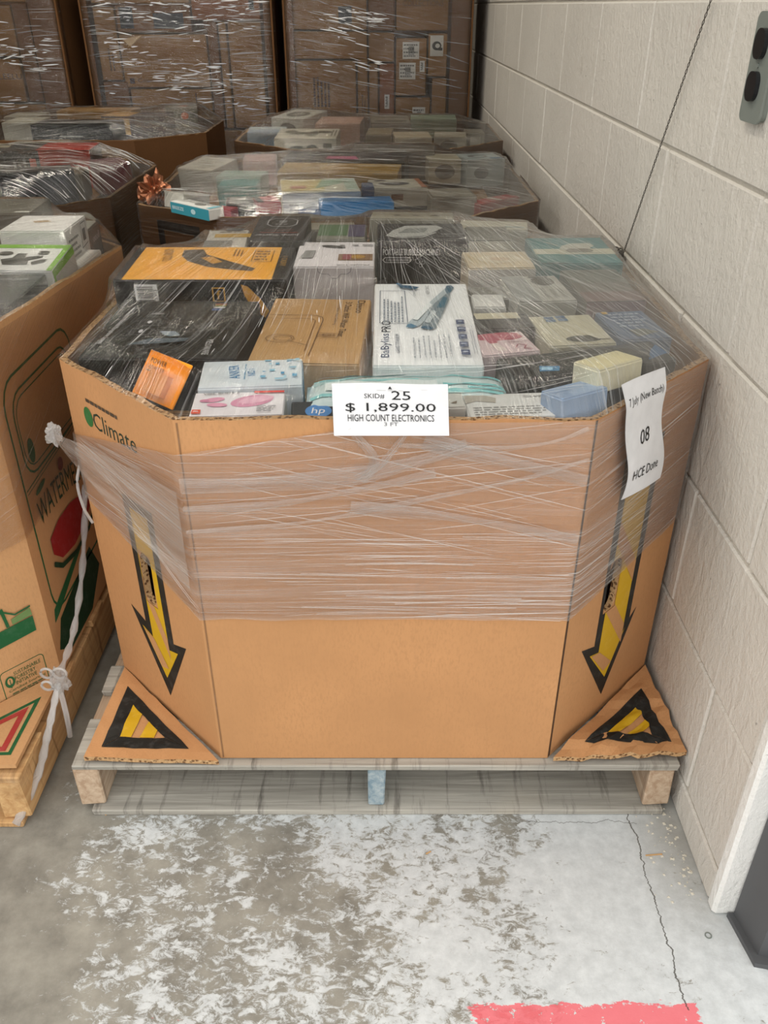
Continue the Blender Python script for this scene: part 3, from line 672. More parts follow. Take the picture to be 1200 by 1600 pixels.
carton('m', 'flat_iron_box', 'white box picturing two teal and silver hair straightener plates with blue title', 'box', (.078, 1.585, .943), (.196, .405), .12, '#f3f5f6', yaw=0, rx=4, T=[
    tx('BaByliss', .024, .085, .105, .020, BB, 90), tx('PRO', .024, .172, .055, .018, '#1b2233', 90), tx('NANO TITANIUM', .045, .092, .085, .008, '#3a4a68', 90),
    ln([(.012, .185), (.066, .185), (.063, .36), (.012, .36)], .0015, '#6d7686', closed=True), fine(.017, .19, .060, .345, 6, '#98a0aa', True, 5),
    pg([(.062, .165), (.075, .160), (.088, .172), (.152, .33), (.166, .375), (.16, .385), (.15, .375), (.12, .31), (.066, .185)], '#b9c4c9', 'straightener_picture'), pg([(.062, .165), (.075, .160), (.084, .168), (.072, .182), (.065, .178)], '#4f7f9c', 'straightener_picture'), pg([(.148, .36), (.152, .33), (.168, .375), (.162, .39), (.152, .385)], '#35627a', 'straightener_picture'),
    pg([(.09, .158), (.108, .150), (.118, .158), (.152, .30), (.158, .345), (.15, .34), (.122, .285), (.092, .172)], '#7e8d95', 'straightener_picture'), pg([(.09, .158), (.106, .150), (.114, .156), (.106, .168), (.094, .168)], '#2d5d78', 'straightener_picture'), pg([(.125, .26), (.14, .262), (.15, .315), (.142, .32)], '#3f7085', 'straightener_picture'),
    pg([(.075, .20), (.085, .195), (.118, .275), (.11, .285)], '#eef3f4', 'straightener_picture'), pg([(.098, .185), (.108, .18), (.125, .24), (.115, .245)], '#c3ccd0', 'straightener_picture'),
    pg([(.045, .395), (.055, .37), (.085, .36), (.095, .372), (.075, .382), (.06, .385), (.052, .397)], '#2f5f7d', 'cord_picture'), tx('465F | 240C', .112, .355, .05, .010, '#333d4c', 90), tx('IONIC', .083, .335, .03, .006, '#55606e', 90),
    fine(.07, .02, .145, .125, 8, '#a3a9b0', True, 9, fill=.3)] + [rc(.158, .032 + k * .034, .174, .054 + k * .034, BB, 'icon') for k in range(5)] + [ln([(.162, .043 + k * .034), (.170, .043 + k * .034)], .004, '#b9c6dd', 'icon_mark') for k in range(5)] + [fine(.179, .03, .188, .19, 2, '#b0b5bb', True, 2)])
carton('m', 'power_bank_box', 'white box with a light blue block pattern and blue lettering', 'box', (-.232, 1.381, .916), (.178, .118), .10, '#dfe9ef', yaw=5, rx=1, T=[
    tx('ANKER', .058, .065, .06, .018, '#3f8fc4', 96), tx('NO.1', .088, .06, .03, .014, '#3f8fc4', 96), fine(.075, .03, .08, .1, 1, '#8ab6d3', True)] +
    [rc(x, y, x + a, y + b, c) for x, y, a, b, c in [(.11, .108, .012, .006, '#7fc0de'), (.13, .09, .007, .009, '#57a9d2'), (.15, .108, .014, .005, '#9bcfe4'), (.12, .06, .01, .008, '#8fcbe3'), (.14, .045, .006, .009, '#4f9fca'), (.155, .07, .012, .006, '#79bddb'), (.105, .03, .009, .009, '#6fb6d7'), (.13, .02, .015, .006, '#9ed1e6'), (.16, .03, .008, .012, '#5aabd3'), (.118, .085, .006, .006, '#a6d6e8'), (.15, .095, .008, .004, '#5aabd3'), (.165, .1, .008, .01, '#9bcfe4'), (.108, .05, .006, .004, '#57a9d2'), (.145, .02, .005, .012, '#a6d6e8')]],
    Rr=[rc(0, 0, .118, .1, '#2d9ac2', 'blue_side')])
carton('m', 'earbuds_box', 'small white box with pink earbud pictures and a red corner logo at the rim', 'box', (-.240, 1.270, .907), (.152, .085), .10, '#e9e6e8', yaw=3, rx=3, T=[
    el(.098, .05, .036, .02, '#dd9ab4', 'earbud_picture', rot=18), el(.105, .054, .030, .012, '#e9b6c9', 'earbud_picture', rot=18), el(.035, .055, .018, .008, '#e2a0b8', 'earbud_picture', rot=15), el(.042, .036, .017, .007, '#e2a0b8', 'earbud_picture', rot=-5), el(.02, .051, .008, .005, '#cf86a2', 'earbud_picture'),
    tx('VIBE BUDS 2', .045, .077, .06, .007, '#444444', 3), rc(.1, .076, .15, .083, '#e5483b'), rc(.004, .004, .018, .018, '#e0502e', 'logo_patch'), tx('JBL', .011, .011, .01, .006, '#ffffff'), fine(.108, .006, .14, .028, 5, '#777777')],
    Rr=[rc(0, 0, .085, .1, '#d9dcd9', 'side')])
carton('m', 'ink_box', 'black ink box with a blue oval logo beside the price sign', 'box', (-.108, 1.262, .893), (.09, .055), .09, '#1b1f24', yaw=3, rx=25, T=[el(.045, .032, .022, .014, '#4a86c4', 'logo_oval'), tx('hp', .045, .031, .022, .016, '#eeeeee', 0, shear=.2), rc(.0, .001, .09, .008, '#2a3e86', 'blue_band')])
carton('m', 'ink_box', 'black box under the white leaflet at the front rim', 'box', (.10, 1.262, .882), (.16, .055), .08, '#1d1e22', yaw=2)
# long pale teal pouch
def pouch(bin_, name, label, cat, c, l, h, yaw, mat, rx=0, prints=()):
    nx, ny = 24, 8; V, F = [], []; W, D = l
    for i in range(nx + 1):
        for j in range(ny + 1):
            u, v = i / nx * 2 - 1, j / ny * 2 - 1
            t = (max(0, 1 - abs(u) ** 6) * max(0, 1 - abs(v) ** 4)) ** .5
            V.append((u * W / 2 + .003 * mnoise.noise(Vector((u * 4, v * 4, 1))), v * D / 2, h * t * (.85 + .15 * mnoise.noise(Vector((u * 5, v * 3, 5)))) - h * .5 * 0))
    n0 = len(V)
    for i in range(nx + 1):
        for j in range(ny + 1): V.append((V[i * (ny + 1) + j][0], V[i * (ny + 1) + j][1], -.002))
    for i in range(nx):
        for j in range(ny):
            k = i * (ny + 1) + j; F.append((k, k + ny + 1, k + ny + 2, k + 1)); F.append((n0 + k, n0 + k + 1, n0 + k + ny + 2, n0 + k + ny + 1))
    mw = Matrix.Translation(c) @ Matrix.Rotation(R(yaw), 4, 'Z') @ Matrix.Rotation(R(rx), 4, 'X') @ Matrix.Translation((0, 0, -h))
    o = mesh_obj(name, V, F, mat, None, True); o.matrix_world = mw; tag(o, label, cat)
    HEX.setdefault(bin_, []).append([mw @ Vector(q) for q in cubev(-W / 2, -D / 2, 0, W / 2, D / 2, h)])
    for k, (x0, y0, x1, y1, cc, nm) in enumerate(prints):
        vv, ff = [], []; n = 16
        for i in range(n + 1):
            for j in range(5):
                x, y = x0 + (x1 - x0) * i / n, y0 + (y1 - y0) * j / 4; u, v = x / W * 2, y / D * 2
                t = (max(0, 1 - abs(u) ** 6) * max(0, 1 - abs(v) ** 4)) ** .5
                vv.append((x, y, h * t * (.85 + .15 * mnoise.noise(Vector((u * 5, v * 3, 5)))) + .0012 + .0004 * k))
        for i in range(n):
            for j in range(4): q = i * 5 + j; ff.append((q, q + 5, q + 6, q + 1))
        mesh_obj(nm, vv, ff, ink(cc), o, True)
    return o
pouch('m', 'sealed_pouch', 'long pale teal and white sealed pouch behind the price sign', 'pouch', (.040, 1.33, .922), (.345, .105), .03, 3, paper('#cfe2e2', .25), 0,
      [(-.16, .028, .16, .034, '#7fc3c4', 'teal_stripe'), (-.16, .012, .02, .018, '#93cdcd', 'teal_stripe'), (.06, -.012, .165, -.004, '#7cc6c8', 'teal_stripe'), (-.165, -.038, .16, -.03, '#86c9ca', 'teal_stripe'), (.10, .02, .165, .026, '#6fbfc3', 'teal_stripe'), (-.14, -.02, .05, .008, '#e3ebea', 'white_window'), (.10, -.028, .165, -.02, '#6fbfc3', 'teal_stripe'), (-.155, .038, .0, .044, '#5f9fa6', 'teal_lettering')])
carton('m', 'pouch_support_box', 'flat grey box lying under the pale teal pouch', 'box', (.035, 1.345, .890), (.25, .07), .085, '#b9bab6', yaw=3)
carton('m', 'leaflet_box', 'white box with torn top and small printed lines at the front rim', 'box', (.212, 1.268, .905), (.155, .075), .10, '#d9d8d4', yaw=5, rx=8, T=[fine(.01, .008, .13, .035, 4, '#8d8c88'), pg([(.0, .045), (.02, .052), (.05, .045), (.053, .06), (.03, .072), (.0, .07)], '#b3aca0', 'torn_patch'), fine(.1, .058, .14, .066, 1, '#a5a4a0')])
carton('m', 'torn_carton', 'grey white carton with a torn lid behind the price sign', 'carton', (.090, 1.272, .912), (.085, .05), .025, '#c9c6bf', yaw=4, rx=4, T=[pg([(.02, .01), (.032, .006), (.036, .02), (.028, .03)], '#7d6f60', 'torn_patch'), pg([(.06, .012), (.07, .01), (.072, .02)], '#7d6f60', 'torn_patch')])
carton('m', 'blue_box', 'translucent blue grey small box resting on the right front rim', 'box', (.312, 1.276, .930), (.098, .055), .045, '#8fa6c4', yaw=30, rx=-6, T=[ln([(.005, .03), (.06, .028), (.093, .04)], .001, '#6f88a8')])
carton('m', 'cream_box', 'cream coloured small box on top of the blue grey box at the rim', 'box', (.378, 1.338, .956), (.105, .060), .042, '#e8e2c4', yaw=33, rx=-4, T=[rc(.004, .004, .1, .058, '#e0d8b0')])
carton('m', 'long_black_box', 'long glossy black box lying diagonally with a small blue picture on it', 'box', (.366, 1.432, .922), (.315, .092), .10, '#232421', yaw=17, rx=2, T=[
    pg([(.05, .018), (.085, .012), (.095, .03), (.06, .04)], '#3c86b4', 'picture'), pg([(.055, .022), (.075, .018), (.08, .028), (.062, .034)], '#9ad0ea', 'picture'), fine(.03, .045, .055, .09, 3, '#8d8d86', True), ln([(.1, .06), (.25, .075), (.29, .06)], .003, '#53554f', 'handle_outline'), pg([(.262, .01), (.314, .03), (.312, .07), (.29, .05)], '#3f6f9c', 'blue_corner'), ln([(.11, .078), (.18, .083)], .002, '#a8a8a0')],
    F=[rc(.10, .045, .15, .07, '#34352f', 'grip_slot'), tx('o', .295, .07, .008, .008, '#999999')])
carton('m', 'hair_dryer_box', 'pale pink box picturing a red pink hair dryer', 'box', (.222, 1.500, .928), (.112, .100), .10, '#d9c3c6', yaw=14, rx=2, T=[
    pg([(.008, .085), (.02, .098), (.075, .10), (.10, .09), (.105, .07), (.085, .06), (.05, .062), (.045, .05), (.03, .05), (.028, .068), (.01, .072)], '#b0495e', 'dryer_picture'), pg([(.03, .05), (.045, .05), (.052, .015), (.034, .012)], '#e2d6d0', 'dryer_picture'), ln([(.07, .02), (.08, .035), (.095, .03), (.085, .015), (.10, .01)], .0025, '#b86a78', 'cord_picture'), tx('TRAVELISM', .085, .047, .04, .007, '#a0707a', 0)])
carton('m', 'black_cream_box', 'black and cream box behind the pink hair dryer box', 'box', (.236, 1.605, .936), (.11, .080), .10, '#2a2a27', yaw=5, rx=2, T=[rc(.002, .05, .09, .083, '#cfc8ad', 'cream_band'), tx('PLUS', .09, .02, .025, .006, '#999999')])
carton('m', 'cream_oval_box', 'cream box with a dark oval window and blue icons', 'box', (.362, 1.570, .930), (.13, .155), .10, '#d2cdb4', yaw=8, rx=2, T=[el(.075, .028, .035, .016, '#55554d', 'oval_picture'), rc(.03, .135, .05, .148, '#4f6f92'), rc(.055, .137, .075, .15, '#4f6f92'), rc(.03, .118, .05, .131, '#5f7f9f'), rc(.055, .12, .075, .133, '#5f7f9f'), pg([(.085, .045), (.125, .05), (.125, .02), (.10, .02)], '#dcd8c4', 'lid_picture')])
carton('m', 'blue_text_box', 'dusty blue box with white lines of text beside the cream oval box', 'box', (.490, 1.600, .930), (.10, .150), .10, '#5f7390', yaw=8, rx=2, T=[fine(.02, .06, .09, .14, 5, '#a9b6c9', False, 4), rc(.01, .135, .022, .148, '#c9a44a', 'yellow_mark'), pg([(.035, .01), (.085, .03), (.06, .05), (.03, .045)], '#777a70', 'grey_patch')])
carton('m', 'breast_pump_box', 'mauve box with white lettering on its front beside the wall', 'box', (.470, 1.745, .953), (.125, .125), .125, '#6f6a61', yaw=5, rx=2, F=[rc(0, .0, .125, .124, '#8d7072', 'mauve_front'), tx('momcozy', .055, .095, .078, .016, '#e6dcd8')], T=[rc(0.0, 0, .125, .06, '#7d6864', 'mauve_top'), tx('wearable', .105, .09, .05, .01, '#b9aba4', -60)])
carton('m', 'green_grey_box', 'grey green box in front of the teal box', 'box', (.470, 1.865, .950), (.13, .11), .12, '#6c6e63', yaw=4, rx=2)
carton('m', 'fan_box', 'grey white box picturing a dark round fan', 'box', (.328, 1.775, .951), (.125, .165), .125, '#b9b8b0', yaw=7, rx=2, T=[el(.085, .125, .026, .028, '#57554c', 'fan_picture'), rc(.06, .15, .105, .158, '#55554f'), tx('fan', .03, .08, .03, .02, '#d5d5cf', 75), fine(.06, .02, .115, .085, 3, '#9d9c94', True), rc(.0, .0, .05, .163, '#9a9c98', 'grey_band')])
carton('m', 'small_white_box', 'small shiny white box in front of the cream cushion box', 'box', (.216, 1.705, .946), (.066, .07), .12, '#d9d9d6', rx=4)
carton('m', 'grey_spacer_box', 'grey box between the small white box and the cream cushion box', 'box', (.232, 1.80, .935), (.085, .085), .12, '#7b7a72', yaw=3)
carton('m', 'cushion_box', 'cream box printed with a round pale cushion and white front', 'box', (.262, 1.945, .968), (.152, .125), .14, '#cfc0a2', yaw=3, rx=2, T=[el(.08, .065, .05, .03, '#dcd3bf', 'cushion_picture'), el(.08, .065, .024, .014, '#cdb9a0', 'cushion_picture')], F=[rc(0, 0, .152, .136, '#cbc6be', 'pale_front')])
carton('m', 'steam_iron_box', 'teal box with a white band picturing a steam iron, by the wall', 'box', (.453, 2.045, .965), (.19, .215), .13, '#2f8588', yaw=2, rx=2, T=[rc(0, .07, .19, .115, '#d5d2be', 'white_band'), pg([(.06, .105), (.075, .14), (.10, .16), (.15, .162), (.155, .14), (.14, .12), (.14, .105)], '#c9c9bd', 'iron_picture'), pg([(.075, .095), (.085, .085), (.135, .085), (.145, .10), (.13, .115), (.085, .115)], '#74705e', 'iron_picture'), ln([(.04, .175), (.065, .14)], .004, '#cfcfc4', 'iron_picture'), tx('steam iron foot massager', .11, .078, .12, .008, '#7d8a78'), rc(.0, .0, .06, .068, '#4b8a88', 'pale_teal_panel')])
carton('m', 'olive_box', 'dark olive box with white front standing behind the cushion box', 'box', (.262, 2.16, .978), (.108, .13), .16, '#5d5c50', rx=2, T=[tx('VARIETY PRODUCTS', .06, .115, .09, .01, '#b9b6a0'), fine(.02, .09, .1, .105, 1, '#8f8d7c')], F=[rc(0, .0, .108, .158, '#d5d1c0', 'white_front')])
carton('m', 'long_white_box', 'long pale box lying along the back right rim', 'box', (.290, 2.290, .970), (.18, .095), .14, '#cfcbb8', yaw=-8, rx=0, T=[rc(.12, .02, .17, .035, '#93a6a4', 'blue_mark')])
carton('m', 'green_purple_box', 'small box half green and half purple behind the projector box', 'box', (-.108, 2.205, .972), (.125, .14), .13, '#8d8c80', rx=2, T=[rc(.003, .03, .078, .135, '#5a7a56', 'green_half'), rc(.08, .02, .122, .135, '#57506a', 'purple_half')])
carton('m', 'spotted_box', 'pale grey box with dark dots under bunched film at the back rim', 'box', (.075, 2.312, .990), (.22, .125), .15, '#a9a595', yaw=-3, rx=-4, T=[el(.07 + .05 * k, .06, .011, .008, '#5d5a50', 'dark_dot') for k in range(3)])
carton('m', 'tan_flat_box', 'tan box lying along the back left rim', 'box', (-.18, 2.345, .955), (.20, .085), .12, '#9a9482', yaw=2)
# orange blister pack leaning in the front left corner
bp = carton('m', 'blister_pack', 'orange power adapter card in a clear blister, leaning in the corner', 'package', None, (.115, .082), .004, '#ff9d0a', frame=((-.443, 1.365, .887), (.092, -.081, .0), (.02, .052, .065)), lid=False, bev=.001, T=[
    tx('POWER', .035, .066, .045, .009, '#4a3208'), tx('ADAPTER', .036, .054, .045, .007, '#8a5a10'), fine(.012, .044, .06, .05, 1, '#9a6a18')])
V, F = [], []
nx, ny = 14, 10
for i in range(nx + 1):
    for j in range(ny + 1):
        u, v = i / nx, j / ny; t = (1 - (2 * u - 1) ** 4) * (1 - (2 * v - 1) ** 4)
        V.append((-.05 + .1 * u, -.038 + .055 * v, .0045 + .018 * t ** .6))
for i in range(nx):
    for j in range(ny): k = i * (ny + 1) + j; F.append((k, k + ny + 1, k + ny + 2, k + 1))
mesh_obj('blister', V, F, CLEAR, bp, True)
mesh_obj('adapter', *(lambda m: (m, CUBEF))(cubev(-.02, -.03, .0045, .03, .008, .016)), paper('#e8920f'), bp)

# ------------------------------------------------------------------ draped film
import numpy as np
def drape(key, poly, tops, root, mat, conv=None, NR=44, NS=176, out=.005, name='top_sheet', its=500, sag=0, udir=(1, 0), wrinkle=.0, lift=.004):
    vv, ff = [], []
    for hx in HEX.get(key, []):
        k = len(vv); vv += hx; ff += [tuple(q + k for q in f) for f in CUBEF]
    bvh = BVHTree.FromPolygons([tuple(v) for v in vv], ff)
    op = inset(poly, -out); n = len(op); per = []
    Ls = [(Vector(op[(i + 1) % n]) - Vector(op[i])).length for i in range(n)]; tot = sum(Ls); cx, cy = sum(p[0] for p in op) / n, sum(p[1] for p in op) / n
    for k in range(NS):
        d = tot * k / NS; i = 0
        while d > Ls[i]: d -= Ls[i]; i += 1
        t = d / Ls[i]; a, b = op[i], op[(i + 1) % n]
        per.append((a[0] + (b[0] - a[0]) * t, a[1] + (b[1] - a[1]) * t, tops[i] + (tops[(i + 1) % n] - tops[i]) * t + lift))
    X = np.zeros((NR + 1, NS)); Y = np.zeros((NR + 1, NS)); Hh = np.zeros((NR + 1, NS))
    for r in range(NR + 1):
        s_ = 1 - r / (NR + .5)
        for k in range(NS):
            x, y = cx + (per[k][0] - cx) * s_, cy + (per[k][1] - cy) * s_; X[r, k] = x; Y[r, k] = y
            hit = bvh.ray_cast(Vector((x, y, 3)), Vector((0, 0, -1)))
            Hh[r, k] = (hit[0].z + lift) if hit[0] else .5
    rim = np.array([p[2] for p in per]); Hh[0] = rim
    # one-ring dilation so that box corners never poke through
    D_ = Hh.copy(); D_[1:-1] = np.maximum(D_[1:-1], np.maximum(Hh[:-2] - .0, Hh[2:])); D_[1:] = np.maximum(D_[1:], np.maximum(np.roll(Hh[1:], 1, 1), np.roll(Hh[1:], -1, 1))); D_[1] = np.maximum(Hh[1], Hh[2]); D_[0] = rim
    Z = np.maximum(D_, rim.mean() - .02); Z[0] = rim
    for it in range(its):
        A = Z.copy()
        A[1:-1] = (Z[:-2] + Z[2:] + np.roll(Z[1:-1], 1, 1) + np.roll(Z[1:-1], -1, 1)) / 4; A[-1] = (Z[-2] + Z[-1].mean()) / 2
        Z = np.maximum(D_, A - sag); Z[0] = rim
    V, U = [], []
    for r in range(NR + 1):
        for k in range(NS):
            x, y, z = X[r, k], Y[r, k], Z[r, k]
            z += wrinkle * abs(mnoise.noise(Vector((x * 9, y * 9, 3)))) * min(1, r / 6)
            V.append((x - root.location.x, y - root.location.y, z - root.location.z))
            if conv: U.append((math.hypot(x - conv[0], y - conv[1]), math.atan2(x - conv[0], conv[1] - y) * conv[2]))
            else: U.append((x * udir[0] + y * udir[1], -x * udir[1] + y * udir[0]))
    F = [(r * NS + k, r * NS + (k + 1) % NS, (r + 1) * NS + (k + 1) % NS, (r + 1) * NS + k) for r in range(NR) for k in range(NS)]
    V.append((cx - root.location.x, cy - root.location.y, Z[-1].mean() - root.location.z)); U.append(U[NR * NS])
    F += [(NR * NS + k, NR * NS + (k + 1) % NS, len(V) - 1) for k in range(NS)]
    return mesh_obj(name, V, F, mat, root, True, U)
def band(path, root, mat, name='side_band', seg=20, nz=14, wob=.003, tilt=0, off=.006):
    """path: (x, y, z_low, z_high, outward nx, ny) stations"""
    V, F, U = [], [], []; acc = 0; rows = []
    for i in range(len(path) - 1):
        a, b = path[i], path[i + 1]
        for k in range(seg if i < len(path) - 2 else seg + 1):
            t = k / seg; rows.append([a[q] + (b[q] - a[q]) * t for q in range(6)])
    for i, (x, y, lo, hi, nx_, ny_) in enumerate(rows):
        if i: acc += math.hypot(x - rows[i - 1][0], y - rows[i - 1][1])
        for j in range(nz + 1):
            t = j / nz; e = .004 * mnoise.noise(Vector((acc * 14, 7, 1))) if j == 0 else 0
            z = lo + (hi - lo) * t + e; d = off + wob * mnoise.noise(Vector((acc * 5, z * 22, 2)))
            V.append((x + nx_ * d - root.location.x, y + ny_ * d - root.location.y, z - root.location.z)); U.append((acc, z + tilt * acc + .02 * mnoise.noise(Vector((acc * 2, z * 3, 4)))))
    for i in range(len(rows) - 1):
        for j in range(nz): k = i * (nz + 1) + j; F.append((k, k + nz + 1, k + nz + 2, k + 1))
    return mesh_obj(name, V, F, mat, root, True, U)
def streak_strips(sheet_obj, root, lines, mat, name='film_streaks', lift=.0014, axis='z'):
    """pale strips laid on a film sheet as painted streaks and glints of light; lines: ((a0, b0), (a1, b1), width)"""
    me = sheet_obj.data; bvh = BVHTree.FromPolygons([tuple(v.co) for v in me.vertices], [tuple(p.vertices) for p in me.polygons]); rl = root.location
    V, F = [], []
    for (a0, b0), (a1, b1), w_ in lines:
        L = math.hypot(a1 - a0, b1 - b0); n = max(2, int(L / .02)); d = ((a1 - a0) / L, (b1 - b0) / L); prev = None
        for k in range(n + 1):
            t = k / n; a, b = a0 + (a1 - a0) * t, b0 + (b1 - b0) * t
            if axis == 'z': hit = bvh.ray_cast(Vector((a - rl.x, b - rl.y, 2)), Vector((0, 0, -1)))
            else: hit = bvh.ray_cast(Vector((a - rl.x, -2, b - rl.z)), Vector((0, 1, 0)))
            if not hit[0]: prev = None; continue
            p = hit[0] + (Vector((0, 0, lift)) if axis == 'z' else Vector((0, -lift, 0))); ww = w_ * (.35 + .65 * math.sin(math.pi * t)) / 2
            nn = Vector((-d[1], d[0], 0)) if axis == 'z' else Vector((-d[1], 0, d[0]))
            i = len(V); V += [tuple(p + nn * ww), tuple(p - nn * ww)]
            if prev is not None: F.append((prev, prev + 1, i + 1, i))
            prev = i
    return tag(mesh_obj(name, V, F, mat, root), kind='stuff')
def conv_lines(n, conv, x0, x1, y0, y1, seed, wmin=.0005, wmax=.0014, lmin=.12, lmax=.5, bias=1.0):
    rr = random.Random(seed); out = []
    for i in range(n):
        x = x0 + (x1 - x0) * rr.random() ** bias; y = rr.uniform(y0, y1); L = rr.uniform(lmin, lmax); dx, dy = conv[0] - x, conv[1] - y; D = math.hypot(dx, dy)
        dx, dy = dx / D, dy / D; j = rr.gauss(0, .03); out.append(((x, y), (x + (dx + j) * L, y + dy * L), rr.uniform(wmin, wmax)))
    return out
def flat_lines(n, x0, x1, y0, y1, seed, wmin=.0006, wmax=.002, lmin=.06, lmax=.4, slope=.05, sd=.04, clus=False):
    rr = random.Random(seed); out = []
    for i in range(n):
        x, y, L = rr.uniform(x0, x1), rr.uniform(y0, y1), rr.uniform(lmin, lmax); a = slope + rr.gauss(0, sd)
        if clus and mnoise.noise(Vector((x * 3, y * 6, seed))) < rr.uniform(-.25, .35): continue
        out.append(((x, y), (x + L, y + L * a), rr.uniform(wmin, wmax)))
    return out
FW = empty('stretch_wrap', (0, 1.81, .9), 'clear stretch film wrapped over the bin with the price sign', 'stretch film')
TS = drape('m', MAINP, [.905] * 8, FW, FILM_TOP, conv=(0, 3.6, 1.6))
streak_strips(TS, FW, conv_lines(190, (-.1, 3.2), -.58, .58, 1.24, 2.2, 11, .0003, .0011) + conv_lines(150, (-.35, 2.9), .1, .6, 1.35, 2.1, 12, .0003, .0011, bias=.7), GLINT)
streak_strips(TS, FW, conv_lines(26, (-.2, 3.0), -.5, .5, 1.24, 1.7, 13, .0006, .0016, .02, .09) + flat_lines(20, -.1, .3, 1.24, 1.36, 5, .0006, .0014, .03, .16, 0, .1), GLINT_HI, 'film_glints')
q = .7071
SB = band([(-.605, 2.0, .56, .80, -1, 0), (-.605, 1.48, .61, .752, -q, -q * .6), (-.336, 1.21, .505, .845, -q * .5, -q), (0, 1.21, .508, .90, 0, -1), (.336, 1.21, .503, .905, q * .5, -q), (.605, 1.48, .555, .905, q, -q * .4)], FW, FILM_SIDE)
def fold(pts, w_, panel_y=1.21, off=.011, name='film_fold'):
    V, F, U = [], [], []; P = spline([(a, 0, b) for a, b in pts], 10); acc = 0; root = FW
    for i, p in enumerate(P):
        if i: acc += (p - P[i - 1]).length
        t = (P[min(i + 1, len(P) - 1)] - P[max(0, i - 1)]).normalized(); nn = Vector((-t.z, 0, t.x))
        ww = w_ * 1.9 * (.7 + .5 * mnoise.noise(Vector((acc * 6, w_ * 90, 0))))
        for j in range(5):
            f = j / 4 - .5; V.append((p.x + nn.x * f * ww - root.location.x, panel_y - off - .003 * (1 - 4 * f * f) - root.location.y, p.z + nn.z * f * ww - root.location.z)); U.append((acc, f * ww))
    for i in range(len(P) - 1):
        for j in range(4): k = i * 5 + j; F.append((k, k + 5, k + 6, k + 1))
    return mesh_obj(name, V, F, FILM_FOLD, root, True, U)
X0 = -.336
fold([(X0 - .0, .79), (X0 + .15, .795), (X0 + .30, .812), (X0 + .40, .84), (X0 + .47, .865)], .022)
fold([(X0 - .0, .745), (X0 + .15, .755), (X0 + .30, .785), (X0 + .42, .815)], .010)
fold([(X0 + .40, .875), (X0 + .48, .85), (X0 + .58, .825), (X0 + .668, .80)], .018)
fold([(X0 + .36, .865), (X0 + .50, .86), (X0 + .60, .87), (X0 + .66, .895)], .007)
fold([(X0 + .28, .75), (X0 + .42, .735), (X0 + .55, .712), (X0 + .668, .685)], .014)
fold([(X0 + .0, .70), (X0 + .2, .72), (X0 + .4, .765), (X0 + .55, .80), (X0 + .668, .84)], .007)
for k in range(8):
    z = random.uniform(.512, .69); xs = random.uniform(.18, .52); xe = min(.668, xs + random.uniform(.12, .4)); fold([(X0 + xs, z + random.uniform(-.004, .006)), (X0 + (xs + xe) / 2, z + .001), (X0 + xe, z - .002)], random.uniform(.0012, .003))
fold([(X0 + .28, .895), (X0 + .32, .84), (X0 + .30, .80)], .010); fold([(X0 + .37, .885), (X0 + .33, .83), (X0 + .29, .805)], .008)
rr = random.Random(17); LL = []
for k in range(150):   # fine painted streaks and glints across the front
    z = rr.uniform(.512, .70); x = -.33 + .66 * rr.random() ** .7; LL.append(((x, z), (x + rr.uniform(.05, .3), z + rr.gauss(0, .004)), rr.uniform(.0004, .0016)))
for k in range(70):
    z = rr.uniform(.70, .90); x = rr.uniform(-.33, .15); sl = rr.choice((-.28, -.2, .12, .2)); L = rr.uniform(.08, .35); LL.append(((x, z), (x + L, z + L * sl), rr.uniform(.0004, .0014)))
for k in range(80):    # painted streaks fanning out from the knot over the left corner panel
    z = rr.uniform(.52, .84); t0 = rr.uniform(.05, .7); t1 = min(1, t0 + rr.uniform(.15, .5)); a0, b0 = -.625, .757; LL.append(((a0 + .29 * t0, b0 + (z - b0) * t0), (a0 + .29 * t1, b0 + (z - b0) * t1), rr.uniform(.0005, .0016)))
for k in range(60):    # right corner panel
    z = rr.uniform(.54, .88); x = rr.uniform(.34, .52); L = rr.uniform(.04, .16); LL.append(((x, z), (x + L, z + L * .22), rr.uniform(.0004, .0014)))
streak_strips(SB, FW, LL, GLINT, axis='y', lift=.003)
# gathered tail of film at the left corner
V, F, U = [], [], []
n = 26; m = 14
for i in range(n + 1):
    t = i / n
    for j in range(m + 1):
        s_ = j / m - .5; sp = .012 + .19 * t ** .8
        a = Vector((-.628, 1.455, .757)); b = Vector((-.34, 1.197, .70)); c = a.lerp(b, t)
        nn = Vector((-.707, -.707, 0)); z = c.z + s_ * sp - .02 * t
        d = .004 + .010 * (1 - t) * abs(mnoise.noise(Vector((t * 4, s_ * 14, 0)))) + .004 * (1 - t)
        V.append(tuple(Vector((c.x, c.y, z)) + nn * d - FW.location)); U.append((t * .4, s_ * (.03 + .19 * t)))
for i in range(n):
    for j in range(m): k = i * (m + 1) + j; F.append((k, k + m + 1, k + m + 2, k + 1))
mesh_obj('film_tail', V, F, FILM_TAIL, FW, True, U)
def crumple(name, c, r, mat, parent, seed, amp=.6, sc=(1, 1, 1)):
    bm = bmesh.new(); bmesh.ops.create_icosphere(bm, subdivisions=4, radius=1)
    for v in bm.verts:
        d = v.co.normalized(); k = 1 + amp * (mnoise.noise(d * 2.3 + Vector((seed, 0, 0))) + .5 * mnoise.noise(d * 6 + Vector((0, seed, 0))))
        v.co = Vector((d.x * sc[0], d.y * sc[1], d.z * sc[2])) * r * k + Vector(c)
    me = bpy.data.meshes.new(name); bm.to_mesh(me); bm.free(); me.materials.append(mat)
    l = me.uv_layers.new(name='UVMap')
    for lp in me.loops: co = me.vertices[lp.vertex_index].co; l.data[lp.index].uv = (co.x * 3 + co.y, co.z * 3)
    o = bpy.data.objects.new(name, me); COL.objects.link(o)
    if parent: o.parent = parent
    return o
